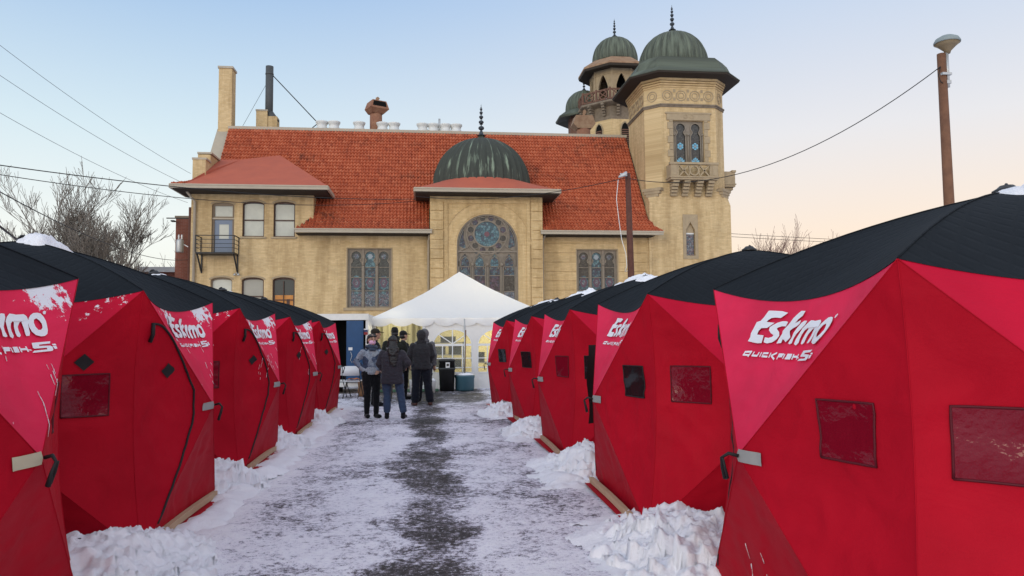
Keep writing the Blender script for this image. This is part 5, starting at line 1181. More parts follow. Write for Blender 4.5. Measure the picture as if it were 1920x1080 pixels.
# ---- things on the flat roof
m = MB(); m.box(-10.95, -10.25, 48.6, 49.4, 14.5, 16.35); m.box(-10.98, -10.22, 48.57, 49.43, 16.35, 16.45, 1); m.box(-10.25, -9.65, 48.7, 49.5, 14.5, 16.05)
m.build('short_chimney', [MT['brick'], MT['trim']], church)
m = MB(); m.tube([(-10.22, 49, 15.2), (-10.22, 49, 19.45)], .25, 16); m.tube([(-10.2, 49, 16.3), (-9.95, 49.0, 15.95), (-9.8, 49, 15.7)], .28, 14); m.lathe((-10.22, 49, 18.9), [(.27, 0), (.27, .08)], 16)
fp = m.build('flue_pipe', MT['black_pipe'], church)
m = MB(); m.tube([(-10.05, 49, 18.9), (-7.0, 48.6, 15.6)], .035, 6); m.tube([(-7.05, 48.6, 15.6), (-7.6, 47.8, 14.8)], .03, 6); m.tube([(-10.4, 49, 18.3), (-12.0, 48.5, 14.8)], .012, 5); m.build('guy_cable', MT['wire'], fp)
for x in (-6.72, -5.95, -4.35, -2.85, -2.1, -.25, .45, 1.25, 1.95):
    m = MB(); m.lathe((x, 48.2, 14.68), [(.36, -.3), (.36, .50), (.33, .58), (.30, .66), (.33, .74), (.40, .86), (.41, .93), (.36, .95), (.05, .95)], 20); m.build('roof_fan', MT['white_metal'], church)
m = MB(); m.tube([(.85, 48.2, 14.9), (.85, 48.2, 16.0)], .07, 8); m.tube([(1.7, 48.4, 14.9), (1.7, 48.4, 15.55)], .09, 8); m.box(.6, 2.3, 48.5, 48.56, 14.6, 15.2); m.build('roof_pipe', MT['galv'], church)
def cowl(x, y, z, s, mt1, mt2, rot):
    m = MB(); m.lathe((x, y, z), [(.50 * s, -1.2), (.50 * s, 1.15 * s), (.46 * s, 1.2 * s)], 20); o = m.build('vent_cowl', mt1, church)
    m = MB(); w_, h_ = .78 * s, .72 * s; zb = z + 1.2 * s
    ring0 = [(-.5 * s, -.45 * s, 0), (.5 * s, -.45 * s, 0), (.5 * s, .45 * s, 0), (-.5 * s, .45 * s, 0)]; ring1 = [(-.82 * s, -.8 * s, .35 * s), (.82 * s, -.8 * s, .35 * s), (.82 * s, .45 * s, .35 * s), (-.82 * s, .45 * s, .35 * s)]; ring2 = [(-.60 * s, -.70 * s, 1.0 * s), (.60 * s, -.70 * s, 1.0 * s), (.6 * s, .45 * s, .95 * s), (-.6 * s, .45 * s, .95 * s)]
    m.loft([ring0, ring1, ring2]); m.add([(-.62 * s, -.785 * s, .42 * s), (.62 * s, -.785 * s, .42 * s), (.52 * s, -.735 * s, .92 * s), (-.52 * s, -.735 * s, .92 * s)], [(0, 1, 2, 3)], 1)
    m.v = [(x + v[0] * math.cos(rot) - v[1] * math.sin(rot), y + v[0] * math.sin(rot) + v[1] * math.cos(rot), zb + v[2]) for v in m.v]
    m.add([(x - .05, y, zb + .95 * s), (x + .05, y, zb + .95 * s), (x + .25, y, zb + 1.35 * s), (x + .12, y, zb + 1.5 * s), (x - .02, y, zb + 1.4 * s)], [(0, 1, 2, 3, 4)], 2)
    m.build('hood', [mt2, MT['void'], MT['rust2']], o)
cowl(-3.3, 48.6, 15.35, .80, MT['rust'], MT['rust'], R(28))
cowl(11.35, 52, 15.4, 1.0, MT['rust'], MT['rust2'], R(180))

# ------------------------------------------------------------------ white frame marquee, lit inside
def canvas():
    m = bpy.data.materials.new('white_canvas'); m.use_nodes = True; t = m.node_tree; b = t.nodes['Principled BSDF']; L = t.links
    b.inputs['Base Color'].default_value = (.80, .80, .81, 1); b.inputs['Roughness'].default_value = .5
    tr = nd(t, 'ShaderNodeBsdfTranslucent'); tr.inputs[0].default_value = (.8, .78, .7, 1); mxs = nd(t, 'ShaderNodeMixShader'); mxs.inputs[0].default_value = .22
    o = t.nodes['Material Output']; L.new(b.outputs[0], mxs.inputs[1]); L.new(tr.outputs[0], mxs.inputs[2]); L.new(mxs.outputs[0], o.inputs[0])
    g_ = nd(t, 'ShaderNodeTexCoord'); mp = nd(t, 'ShaderNodeMapping'); mp.inputs['Scale'].default_value = (1.6, 1.6, .7); L.new(g_.outputs['Object'], mp.inputs[0])
    n = nd(t, 'ShaderNodeTexNoise', i_Scale=1.8, i_Detail=4.0, i_Distortion=1.0); L.new(mp.outputs[0], n.inputs['Vector'])
    bp = nd(t, 'ShaderNodeBump', i_Strength=.35, i_Distance=.06); L.new(n.outputs[0], bp.inputs['Height']); L.new(bp.outputs[0], b.inputs['Normal'])
    return m
MT['canvas'] = canvas()
MT['khaki'] = mat('khaki_lining', (.56, .53, .36), .7, .2, bump=(2.5, .06))
def clearfilm():
    m = bpy.data.materials.new('clear_window_film'); m.use_nodes = True; t = m.node_tree; b = t.nodes['Principled BSDF']; L = t.links
    b.inputs['Base Color'].default_value = (.35, .36, .30, 1); b.inputs['Roughness'].default_value = .1; b.inputs['Alpha'].default_value = .22
    g_ = nd(t, 'ShaderNodeTexCoord'); n = nd(t, 'ShaderNodeTexNoise', i_Scale=4.0, i_Detail=4.0, i_Distortion=1.5); L.new(g_.outputs['Object'], n.inputs['Vector'])
    bp = nd(t, 'ShaderNodeBump', i_Strength=.6, i_Distance=.03); L.new(n.outputs[0], bp.inputs['Height']); L.new(bp.outputs[0], b.inputs['Normal']); return m
MT['film'] = clearfilm()
mx0, mx1, my0, my1, ez = -1.77, 4.25, 23.2, 29.2, 2.20
marq = empty('marquee', ((mx0 + mx1) / 2, (my0 + my1) / 2, 0), 'white peaked marquee with scalloped valance and arched windows', 'marquee')
m = MB(); ax, ay, az_ = 1.16, 26.2, 3.92; T = 16
cor = [(mx0, my0), (mx1, my0), (mx1, my1), (mx0, my1)]
for k in range(4):
    A_ = Vector((*cor[k], ez)); B_ = Vector((*cor[(k + 1) % 4], ez)); ap = Vector((ax, ay, az_)); idx = {}; vs = []; fs = []
    nrm = Vector(((A_.x + B_.x) / 2 - ax, (A_.y + B_.y) / 2 - ay, 0)).normalized()
    for i in range(T + 1):
        for j in range(T + 1 - i):
            va, vb = i / T, j / T; w0 = 1 - va - vb; p = ap * w0 + A_ * va + B_ * vb
            p.z -= .10 * 4 * w0 * (1 - w0) * (1 if k == 0 else 1); p.z -= .06 * 27 * w0 * va * vb
            p.z += .02 * noise.fractal(Vector((p.x * 1.3, p.y * 1.3, 0)), 1, 2, 3) * min(1, 20 * w0 * (1 - w0))
            idx[(i, j)] = len(vs); vs.append(p)
    for i in range(T):
        for j in range(T - i):
            fs.append((idx[(i, j)], idx[(i + 1, j)], idx[(i, j + 1)]))
            if i + j < T - 1: fs.append((idx[(i + 1, j)], idx[(i + 1, j + 1)], idx[(i, j + 1)]))
    m.add(vs, fs, 0, True)
m.build('canopy', MT['canvas'], marq)
m = MB()
for k in range(4):
    A_ = Vector((*cor[k], ez)); B_ = Vector((*cor[(k + 1) % 4], ez)); n = 96; vs = []
    e = (B_ - A_).normalized(); nn = Vector((e.y, -e.x, 0))
    for i in range(n + 1):
        p = A_.lerp(B_, i / n); ph = (i / n * 9.0) % 1; dz = -.10 - .15 * (abs(math.sin(math.pi * ph)) ** .45); wv = .02 + .02 * math.sin(i * .5 + k)
        vs += [p + Vector((0, 0, .01)), p + nn * (wv + .01) + Vector((0, 0, dz * .5)), p + nn * wv + Vector((0, 0, dz))]
    m.add(vs, [(3 * i + q, 3 * i + q + 1, 3 * i + 4 + q, 3 * i + 3 + q) for i in range(n) for q in (0, 1)], 0, True)
m.build('valance', MT['canvas'], marq)
for x, y in ((mx0 + .05, my0 + .05), (1.18, my0 - .0), (mx1 - .05, my0 + .05), (mx0 + .05, my1 - .05), (mx1 - .05, my1 - .05)):
    m = MB(); m.tube([(x, y, 0), (x, y, ez - .02)], .021, 8); m.build('leg', MT['galv'], marq)
m = MB(); m.box(-.13, -.05, my0 - .01, my0 + .03, 0, ez - .1); m.build('door_post', MT['white_plastic'], marq)
# side wall with arched windows
def sidewall(x0, x1, cents, y):
    hs = []
    for c in cents: hs.append([(c - .61, .50), (c + .61, .50), (c + .61, 1.36)] + arc(c, 1.36, .61, 0, 180, 20, .50)[1:])
    m = MB(); nx_ = 40
    m.prism(rect(x0, x1, .0, ez - .04), y, y + .012, 0, hs); w_ = m.build('side_wall', MT['canvas'], marq)
    for c, h_ in zip(cents, hs):
        f = MB(); f.strip(h_, .05, y - .012, y - .004, 0, True); f.box(c - .61, c + .61, y - .016, y - .004, 1.33, 1.40)
        for z in (.95, .68 - .02): f.box(c - .61, c + .61, y - .016, y - .004, z - .014, z + .014)
        for x in (c - .31, c, c + .31): f.box(x - .017, x + .017, y - .018, y - .004, .5, 1.33 if x != c else 1.84)
        for sg in (-1, 1): f.strip([(c, 1.40), (c + sg * .44, 1.70)], .03, y - .016, y - .004)
        f.build('window', MT['white_plastic'], w_)
        g_ = MB(); g_.prism(h_, y + .004, y + .006); g_.build('window_film', MT['film'], w_)
sidewall(-.08, mx1, (.80, 2.20, 3.55), my0 + .02)
m = MB(); m.box(mx0, mx1, my1 - .05, my1 - .03, 0, ez); m.box(mx0, mx0 + .02, my0 + .9, my1, 0, ez); m.box(mx1 - .02, mx1, my0, my1, 0, ez)
m.build('side_wall', MT['khaki'], marq)
m = MB()
vs = []; 
for i in range(61):
    x = -1.70 + 1.55 * i / 60; y = my0 + 1.1 + .05 * math.sin(i * .9) + .03 * math.sin(i * .37); vs += [(x, y, .05), (x, y, ez - .1)]
m.add(vs, [(2 * i, 2 * i + 2, 2 * i + 3, 2 * i + 1) for i in range(60)], 0, True); m.build('curtain', MT['khaki'], marq)
# gathered white curtain at the left post
m = MB(); vs = []
for i in range(25):
    x = mx0 + .02 + .20 * i / 24; y = my0 + .02 + .035 * math.sin(i * 1.7); vs += [(x, y, .02), (x, y, ez - .1)]
m.add(vs, [(2 * i, 2 * i + 2, 2 * i + 3, 2 * i + 1) for i in range(24)], 0, True); m.build('curtain', MT['canvas'], marq)
# lamps inside (lit in the photograph)
for x, y, e_ in ((2.9, 27.2, 200), (1.0, 28.3, 8), (-1.0, 23.75, 9)):
    ld = bpy.data.lights.new('marquee_lamp', 'POINT'); ld.energy = e_; ld.color = (1, .84, .45) if x > 2 else (1, .90, .62); ld.shadow_soft_size = .15
    lo = bpy.data.objects.new('marquee_lamp', ld); col.objects.link(lo); lo.location = (x, y, 1.95)
m = MB(); m.box(1.55, 3.6, 25.3, 26.0, .72, .76); 
for x in (1.6, 3.55):
    m.bar((x, 25.35, 0), (x, 25.95, .72), .03, .03); m.bar((x, 25.95, 0), (x, 25.35, .72), .03, .03)
tb = m.build('folding_table', MT['galv']); tag(tb, 'grey folding table standing inside the lit marquee', 'table')
for x, w_, h_, y, lab in ((1.75, .45, .30, 25.6, 'leftmost low dark box on the table inside the marquee'), (2.35, .38, .22, 25.65, 'middle flat dark box on the table inside the marquee'), (2.9, .5, .17, 25.6, 'rightmost flat dark box on the table inside the marquee')):
    m = MB(); m.box(x - w_ / 2, x + w_ / 2, y - .18, y + .18, .762, .762 + h_); m.box(x - w_ / 2 - .01, x + w_ / 2 + .01, y - .19, y + .19, .762 + h_, .79 + h_); o = m.build('storage_box', MT['black_plastic']); tag(o, lab, 'box', 'boxes on the table in the marquee')
m = MB()
for z in (.1, .55, 1.0, 1.4): m.box(.25, 1.25, 25.0, 25.4, z, z + .03)
for x in (.25, 1.22):
    for y in (25.0, 25.37): m.box(x, x + .03, y, y + .03, 0, 1.45)
sh = m.build('shelf_rack', MT['galv']); tag(sh, 'grey rack with shelves seen through the left marquee window', 'shelf')
for i, (x, z, w_, h_) in enumerate(((.45, 1.032, .35, .26), (.95, 1.032, .42, .30), (.50, .582, .38, .34), (1.0, .582, .32, .28), (.72, 1.432, .5, .2))):
    m = MB(); m.box(x - w_ / 2, x + w_ / 2, 25.03, 25.36, z, z + h_); m.box(x - w_ / 2 - .01, x + w_ / 2 + .01, 25.02, 25.37, z + h_ - .04, z + h_)
    o = m.build('storage_box', MT['black_plastic']); tag(o, ['dark box on the left of the upper rack shelf', 'dark box on the right of the upper rack shelf', 'dark box on the left of the lower rack shelf', 'dark box on the right of the lower rack shelf', 'dark box on top of the rack'][i], 'box', 'boxes on the rack in the marquee')
m = MB(); m.box(-1.45, .35, 22.15, 23.15, .012, .022); o = m.build('green_mat', MT['green_mat']); tag(o, 'dull green mat on the ground at the marquee entrance', 'mat')

# ------------------------------------------------------------------ cargo trailer with blue doors
ty = 21.6; x0, x1 = -5.2, -1.66
tr_ = empty('cargo_trailer', ((x0 + x1) / 2, ty + 1.4, 0), 'white cargo trailer with open blue doors beside the marquee', 'trailer')
m = MB(); m.box(x0, x1, ty, ty + 2.6, 2.16, 2.29); m.box(x0, x1, ty + 2.5, ty + 2.6, .3, 2.16); m.box(x0, x0 + .08, ty, ty + 2.5, .3, 2.16); m.box(x1 - .08, x1, ty, ty + 2.5, .3, 2.16); m.box(x0, x1, ty, ty + 2.6, .22, .34)
m.box(x0, x1, ty - .03, ty, 2.12, 2.30)
m.build('body', MT['white_metal'], tr_)
m = MB(); m.box(x0 + .1, x1 - .1, ty + .9, ty + .95, .34, 2.16); m.box(x0 + .09, x0 + .1, ty, ty + .95, .34, 2.16); m.build('inside_wall', MT['void'], tr_)
for a, b in ((-3.62, -2.92), (-2.27, -1.80)):
    m = MB(); m.box(a, b, ty - .08, ty - .02, .36, 2.10); m.box(a + .04, b - .04, ty - .09, ty - .08, .42, 2.04); dr = m.build('door', MT['blue_door'], tr_)
    if a > -2.5:
        h = MB(); h.box(a + .06, a + .17, ty - .10, ty - .091, 1.26, 1.34); h.build('sticker', MT['paper'], dr)
        h = MB(); h.tube([(a + .12, ty - .10, 1.22), (a + .16, ty - .12, 1.1), (a + .12, ty - .12, .98), (a + .17, ty - .11, .9)], .008, 5); h.build('handle', MT['galv'], dr)
m = MB(); m.box(x1 - .13, x1 - .02, ty - .04, ty - .031, 1.78, 1.84, 0); m.box(x1 - .13, x1 - .02, ty - .04, ty - .031, 1.84, 1.87, 1); m.box(x1 - .13, x1 - .02, ty - .04, ty - .031, 1.70, 1.77, 2)
m.build('marker_stripe', [mat('dark_blue_mark', (.02, .03, .12), .4), MT['white_plastic'], mat('dark_red_mark', (.25, .015, .02), .4)], tr_)
for x in (-4.5, -2.6):
    m = MB(); pts = [(x, ty + 1.2 + .28 * math.cos(R(a)), .30 + .28 * math.sin(R(a))) for a in range(0, 361, 20)]; m.lathe((0, 0, 0), [(.2, -.09), (.30, -.09), (.30, .09), (.2, .09)], 20); m.v = [(x + v[2], ty + 1.2 + v[0], .30 + v[1]) for v in m.v]; m.build('wheel', MT['black_plastic'], tr_)

# ------------------------------------------------------------------ folding chairs, bins, bucket
def chair(x, y, rz, label):
    r = empty('folding_chair', (x, y, 0), label, 'chair', 'white folding chairs by the trailer', rz)
    m = MB(); m.box(-.22, .22, -.20, .20, .44, .465); m.build('seat', MT['white_plastic'], r, local=True)
    m = MB(); k = 8; vs = []
    for i in range(k + 1):
        a = -.23 + .46 * i / k; c = .03 * (1 - (2 * i / k - 1) ** 2); zt = .86 - .03 * (2 * i / k - 1) ** 4
        vs += [(a, .22 + c, .60), (a, .25 + c, zt), (a, .265 + c, zt), (a, .235 + c, .60)]
    m.add(vs, [(4 * i + q, 4 * i + (q + 1) % 4, 4 * i + 4 + (q + 1) % 4, 4 * i + 4 + q) for i in range(k) for q in range(4)], 0, True); m.build('backrest', MT['white_plastic'], r, local=True)
    for sg in (-1, 1):
        m = MB(); m.tube([(sg * .23, .27, .84), (sg * .23, .20, .50), (sg * .23, -.24, 0)], .012, 6); m.build('leg', MT['iron'], r, local=True)
        m = MB(); m.tube([(sg * .20, -.12, .44), (sg * .20, .30, 0)], .012, 6); m.build('leg', MT['iron'], r, local=True)
    return r
chair(-1.98, 20.5, R(172), 'right white folding chair with an orange cloth on its seat')
chair(-2.36, 20.75, R(165), 'left white folding chair nearer the dark trailer doorway')
m = MB(); vs = []; 
for j in range(9):
    for i in range(11):
        x = -.17 + .34 * i / 10; y = -.19 + .30 * j / 8; z = .475 + .035 + .03 * noise.noise(Vector((x * 9, y * 9, 0))) - (.05 * max(0, (abs(x) - .14)) / .04); vs.append((-1.96 + x, 20.50 + y, z))
m.add(vs, [(j * 11 + i, j * 11 + i + 1, j * 11 + i + 12, j * 11 + i + 11) for j in range(8) for i in range(10)], 0, True); o = m.build('cloth', MT['orange_cloth']); tag(o, 'crumpled orange cloth lying on the right folding chair', 'cloth')
m = MB(); m.lathe((-1.75, 20.95, 0), [(.12, 0), (.15, .12), (.13, .25), (.15, .38), (.10, .44), (.03, .46)], 14); o = m.build('bag', MT['tan_cloth']); tag(o, 'tan soft bag on the ground behind the folding chairs', 'bag')
bn = empty('trash_bin', (.60, 22.4, 0), 'tall black plastic trash bin against the marquee wall', 'trash bin')
def rsq(w_, d_, z, c=(.60, 22.4)): 
    p = []
    for sx_, sy_, a0 in ((1, 1, 0), (-1, 1, 90), (-1, -1, 180), (1, -1, 270)):
        for a in (0, 30, 60, 90): p.append((c[0] + sx_ * (w_ - .06) + .06 * math.cos(R(a0 + a)), c[1] + sy_ * (d_ - .06) + .06 * math.sin(R(a0 + a)), z))
    return p
m = MB(); m.loft([rsq(.21, .22, 0), rsq(.235, .24, .62), rsq(.25, .255, .64), rsq(.25, .255, .70)], 0, True); m.build('body', MT['black_plastic'], bn)
m = MB(); m.loft([rsq(.24, .24, .70), rsq(.235, .235, .88), rsq(.26, .26, .885), rsq(.255, .255, .94), rsq(.18, .18, .96)], 0, True); m.build('lid', MT['black_plastic'], bn)
m = MB(); m.box(.56, .68, 22.135, 22.14, .70, .86); m.box(.585, .655, 22.13, 22.134, .75, .82, 1); m.build('label', [MT['paper'], MT['black_plastic']], bn)
tu = empty('plastic_tub', (1.14, 22.45, 0), 'round blue plastic tub filled with snow beside the black bin', 'tub')
m = MB(); m.lathe((1.14, 22.45, 0), [(.27, 0), (.285, .05), (.285, .36), (.30, .40), (.31, .46), (.28, .47)], 28); m.build('body', MT['blue_plastic'], tu)
m = MB(); m.lathe((1.14, 22.45, .45), [(.28, 0), (.25, .05), (.12, .07), (.01, .075)], 24); o = m.build('snow', MT['snow']); tag(o, 'snow heaped in the blue tub', 'snow', kind='stuff')
m = MB(); m.tube([(1.15, 22.45, .4), (1.18, 22.62, 1.62)], .014, 6); m.box(1.165, 1.20, 22.59, 22.64, 1.6, 1.82); o = m.build('stick', MT['wood_rail']); tag(o, 'thin stick standing upright in the snow filled tub', 'stick')
m = MB(); m.lathe((.12, 21.8, 0), [(.12, 0), (.145, .34), (.15, .36), (.13, .37), (.08, .42), (.01, .43)], 20); o = m.build('bucket', MT['white_plastic']); tag(o, 'white bucket heaped with snow left of the black bin', 'bucket')
m = MB(); m.lathe((-.35, 21.9, 0), [(.14, 0), (.16, .36), (.165, .38), (.02, .39)], 20); o = m.build('bucket', MT['white_plastic']); tag(o, 'white lidded bucket standing behind the hooded man', 'bucket')

# ------------------------------------------------------------------ poles, lamps, wires
def sag(a, b, s, n=28):
    a = Vector(a); b = Vector(b); return [a.lerp(b, i / n) - Vector((0, 0, s * 4 * (i / n) * (1 - i / n))) for i in range(n + 1)]
rp = empty('lamp_pole', (15.30, 20.0, 0), 'tall brown wooden pole with a round bowl lamp, right', 'lamp pole')
m = MB(); m.tube([(15.30, 20, 0), (15.33, 20, 4), (15.30, 20, 9.93)], [.17, .15, .12], 14); m.build('pole', MT['pole_wood'], rp)
m = MB(); m.tube([(15.44, 19.95, 8.9), (15.44, 19.95, 9.95)], .05, 10); m.box(15.36, 15.5, 19.88, 20.02, 9.0, 9.1); m.box(15.2, 15.5, 19.84, 20.02, 9.25, 9.32); br = m.build('bracket', MT['galv'], rp)
m = MB(); m.lathe((15.47, 19.95, 9.93), [(.07, 0), (.10, .08), (.24, .22), (.345, .31)], 28, 0); m.lathe((15.47, 19.95, 10.24), [(.36, 0), (.365, .04), (.31, .14), (.17, .22), (.01, .25)], 28, 1); m.build('lamp_head', [mat('amber_lens', (.20, .15, .09), .5, .3), mat('pale_lamp_cap', (.24, .28, .28), .6, .3)], rp)
m = MB(); m.tube([(15.18, 19.9, 9.5), (15.1, 19.9, 9.25), (15.16, 19.9, 9.05), (15.24, 19.9, 9.0)], .012, 5); m.build('cable_loop', MT['wire'], rp)
cp = empty('lamp_pole', (8.43, 30, 0), 'dark brown wooden pole with a small street lamp in front of the church', 'lamp pole')
m = MB(); m.tube([(8.52, 30, 0), (8.48, 30, 4), (8.42, 30, 8.42)], [.15, .14, .11], 14); m.build('pole', MT['creosote'], cp)
m = MB(); m.bar((8.42, 29.95, 8.3), (8.05, 29.8, 8.36), .05, .05); m.loft([[(8.28, 29.8, 8.26), (8.3, 29.66, 8.3), (8.3, 29.66, 8.42), (8.28, 29.8, 8.47), (8.28, 29.94, 8.42), (8.28, 29.94, 8.3)], [(7.98, 29.8, 8.18), (7.98, 29.70, 8.2), (7.98, 29.70, 8.24), (7.98, 29.8, 8.27), (7.98, 29.9, 8.24), (7.98, 29.9, 8.2)]], 0, True); m.build('lamp_head', mat('pale_lamp_housing', (.5, .52, .52), .35), cp)
m = MB(); m.tube([(7.95, 29.8, 8.1), (7.86, 29.8, 7.3), (7.95, 29.8, 6.4), (8.05, 29.8, 5.6), (8.22, 29.8, 5.0), (8.25, 29.8, 4.5), (8.18, 29.85, 4.25), (8.3, 29.88, 4.3)], .014, 6); m.build('cable', MT['wire_pale'], cp)
def wire(name, pts, r, label, mt='wire'):
    m = MB(); m.tube(pts, r, 5, cap=False); o = m.build(name, MT[mt], fix=False); tag(o, label, 'cable'); return o
wire('cable', sag((15.18, 19.9, 9.5), (8.45, 29.95, 8.2), 1.3), .015, 'cable sagging from the bowl lamp pole to the church lamp pole')
wire('cable', sag((8.42, 29.95, 8.25), (-.6, 40.3, 9.3), .45), .016, 'cable from the church lamp pole to the bay eave')

MT['wire_grey'] = mat('grey_cable', (.16, .18, .20), .6, .3)
wire('cable', sag((-13.0, 42.3, 10.8), (-16.77, 30, 13.33), .25), .010, 'uppermost cable crossing the sky down to the roof corner', 'wire_grey')
wire('cable', sag((-13.5, 42.0, 10.3), (-16.73, 30, 12.11), .22), .010, 'middle cable crossing the sky down to the gutter corner', 'wire_grey')
wire('cable', sag((-14.27, 46, 9.83), (-16.68, 30, 10.6), .28), .010, 'faint lower cable crossing the sky towards the brick stack', 'wire_grey')
wire('cable', sag((-13.83, 25, 7.25), (-.60, 40.4, 9.17), .35, 40), .018, 'upper black cable running in front of the wing to the bay eave')
wire('cable', sag((-13.82, 25, 6.95), (-.60, 40.4, 9.05), .55, 40), .014, 'lower black cable running in front of the wing to the bay eave')
wire('cable', sag((-9.94, 18, 5.15), (-14.2, 46, 6.38), .55), .014, 'black cable passing in front of the bare trees')
wire('cable', sag((-5.5, 10, 3.16), (-8.3, 16.4, 3.6), .02), .018, 'thick black cable rising at the left edge above the tent')
wire('cable', sag((23.6, 55, 9.49), (52, 55, 8.6), .15), .018, 'upper far cable right of the tower')
wire('cable', sag((23.6, 55, 9.25), (52, 55, 8.35), .15), .018, 'lower far cable right of the tower')

# ------------------------------------------------------------------ left background
b = empty('brick_building', (-19, 50, 0), 'low red brick building with a tall brick stack left of the church', 'building')
m = MB(); m.box(-14.93, -14.10, 46, 47.2, 0, 8.9); m.box(-26, -14.95, 55, 66, 0, 6.45); m.box(-14.95, -14.1, 47.2, 56, 0, 6.3); m.build('wall', MT['red_brick'], b)
m = MB(); m.box(-14.98, -14.05, 45.95, 47.25, 8.9, 9.02); m.box(-26, -20.4, 54.9, 55.3, 6.45, 6.6); m.build('coping', MT['band'], b)
m = MB(); m.box(-20.4, -15.0, 54.85, 55.3, 6.42, 6.78); m.build('flashing', MT['white_metal'], b)
m = MB(); m.box(-15.1, -14.9, 45.6, 45.9, 8.62, 8.7); m.bar((-13.7, 45.2, 8.75), (-15.2, 45.2, 8.75), .06, .06); m.build('crossarm', MT['wire'], b)
up = empty('utility_pole', (-13.95, 45.2, 0), 'thin brown utility pole with a grey transformer beside the wing', 'utility pole')
m = MB(); m.tube([(-13.80, 45.2, 0), (-13.85, 45.2, 9.4)], [.13, .10], 10); m.build('pole', MT['creosote'], up)
m = MB(); m.lathe((-14.38, 45.1, 6.72), [(.19, 0), (.21, .04), (.21, .66), (.18, .74), (.05, .78)], 18); m.build('transformer', MT['galv'], up)
m = MB()
for x, z in ((-14.45, 7.5), (-14.28, 7.5)): m.lathe((x, 45.1, z), [(.04, 0), (.06, .05), (.035, .1), (.06, .16), (.03, .26)], 8)
m.bar((-14.2, 45.15, 7.2), (-13.85, 45.2, 7.0), .05, .05); m.build('insulator', MT['white_plastic'], up)
# distant hill
m = MB(); n = 40; vs = []
for i in range(n + 1):
    x = -190 + 120 * i / n; h_ = 27.5 * (1 - (max(0, (x + 115)) / 45) ** 2) if x < -70 else 0; h_ = max(0, h_ + 1.2 * noise.noise(Vector((x * .05, 0, 0))))
    for q in range(5): vs.append((x, 200 + 35 * q, h_ * (math.sin(math.pi * (.25 + .25 * q) / 1.0 * .9) if q else .0) if q < 3 else h_ * (1 - (q - 2) * .4)))
m.add(vs, [(5 * i + q, 5 * i + 5 + q, 5 * i + 6 + q, 5 * i + 1 + q) for i in range(n) for q in range(4)], 0, True); o = m.build('hill', MT['hill'], loc=(0, 0, 0)); tag(o, kind='structure')

# ------------------------------------------------------------------ bare trees
def tree(x, y, stems, seed, label, r0=.16, levels=5, spread=.5, hscale=1.0, mt='bark', kids=3, z0=0, group='bare winter trees behind the tents', twist=.35):
    rnd = random.Random(seed); root = empty('bare_tree', (x, y, 0), label, 'tree', group); tm = MB(); cm = MB()
    def grow(p, d, L, r, lv):
        mm = tm if lv >= levels - 1 else cm; k = 4 if lv > 0 else 3; pts = [p]; rr = [r]; dd = d.copy()
        for i in range(k):
            dd = (dd + Vector((rnd.gauss(0, 1), rnd.gauss(0, 1), rnd.gauss(0, .6) + .35)) * twist * .35).normalized()
            pts.append(pts[-1] + dd * L / k); rr.append(max(.012, r * (1 - .45 * (i + 1) / k)))
        mm.tube(pts, rr, 7 if lv >= levels - 1 else (4 if lv > 1 else 3), cap=False)
        if lv == 0: return
        nk = kids + (1 if rnd.random() < .5 else 0)
        for i in range(nk):
            f = .35 + .65 * (i + rnd.random() * .6) / nk; f = min(1, f); j = min(k - 1, int(f * k)); q = pts[j].lerp(pts[j + 1], f * k - j) if f < 1 else pts[-1]
            a = rnd.uniform(0, 2 * math.pi); perp = Vector((math.cos(a), math.sin(a), rnd.uniform(-.1, .5)))
            nd_ = (dd + perp * spread * rnd.uniform(.7, 1.35)).normalized(); grow(q, nd_, L * rnd.uniform(.58, .80), rr[j] * rnd.uniform(.50, .68), lv - 1)
        grow(pts[-1], (dd + Vector((rnd.gauss(0, .2), rnd.gauss(0, .2), .1))).normalized(), L * .72, rr[-1] * .85, lv - 1)
    for (dx, dy, tilt, h_, rs) in stems:
        base = Vector((x + dx, y + dy, z0)); grow(base, Vector((tilt, rnd.uniform(-.1, .1), 1)).normalized(), h_ * hscale, r0 * rs, levels)
    tm.build('trunk', MT[mt], root, fix=False); cm.build('crown', MT[mt], root, fix=False)
tree(-23.3, 50, [(-.2, 0, -.02, 4.9, 1.1), (.7, .2, .12, 4.6, .9), (-.7, .1, -.35, 4.0, .7)], 3, 'tallest bare tree at the left behind the tents', .26, 6, .52, .90, kids=2)
tree(-20.3, 47.5, [(0, 0, .10, 3.9, .9), (.3, 0, .30, 3.3, .7)], 8, 'middle bare tree left of the church', .20, 6, .50, .80, kids=2)
tree(-17.9, 44.5, [(0, 0, .03, 3.0, .8), (.3, 0, .35, 2.5, .6), (-.3, 0, -.4, 2.6, .6)], 12, 'small twiggy bare tree nearest the brick building', .16, 6, .50, .72, kids=2)
tree(-19.6, 60, [(0, 0, .05, 3.6, .8), (.3, 0, .3, 3.2, .6)], 17, 'faint bare tree just above the low brick building', .12, 4, .5, 1.0)
for i, (x, h_, lab) in enumerate(((28.2, 4.0, 'left twiggy reddish treetop right of the tower'), (31.0, 4.2, 'middle twiggy reddish treetop right of the tower'), (33.6, 3.9, 'right twiggy reddish treetop just above the black tent'))):
    tree(x, 60, [(0, 0, .03, h_, .6), (.5, 0, .25, h_ * .9, .5), (-.5, 0, -.25, h_ * .9, .5)], 30 + i, lab, .10, 4, .35, 1.0, 'twig', group='reddish treetops right of the tower')

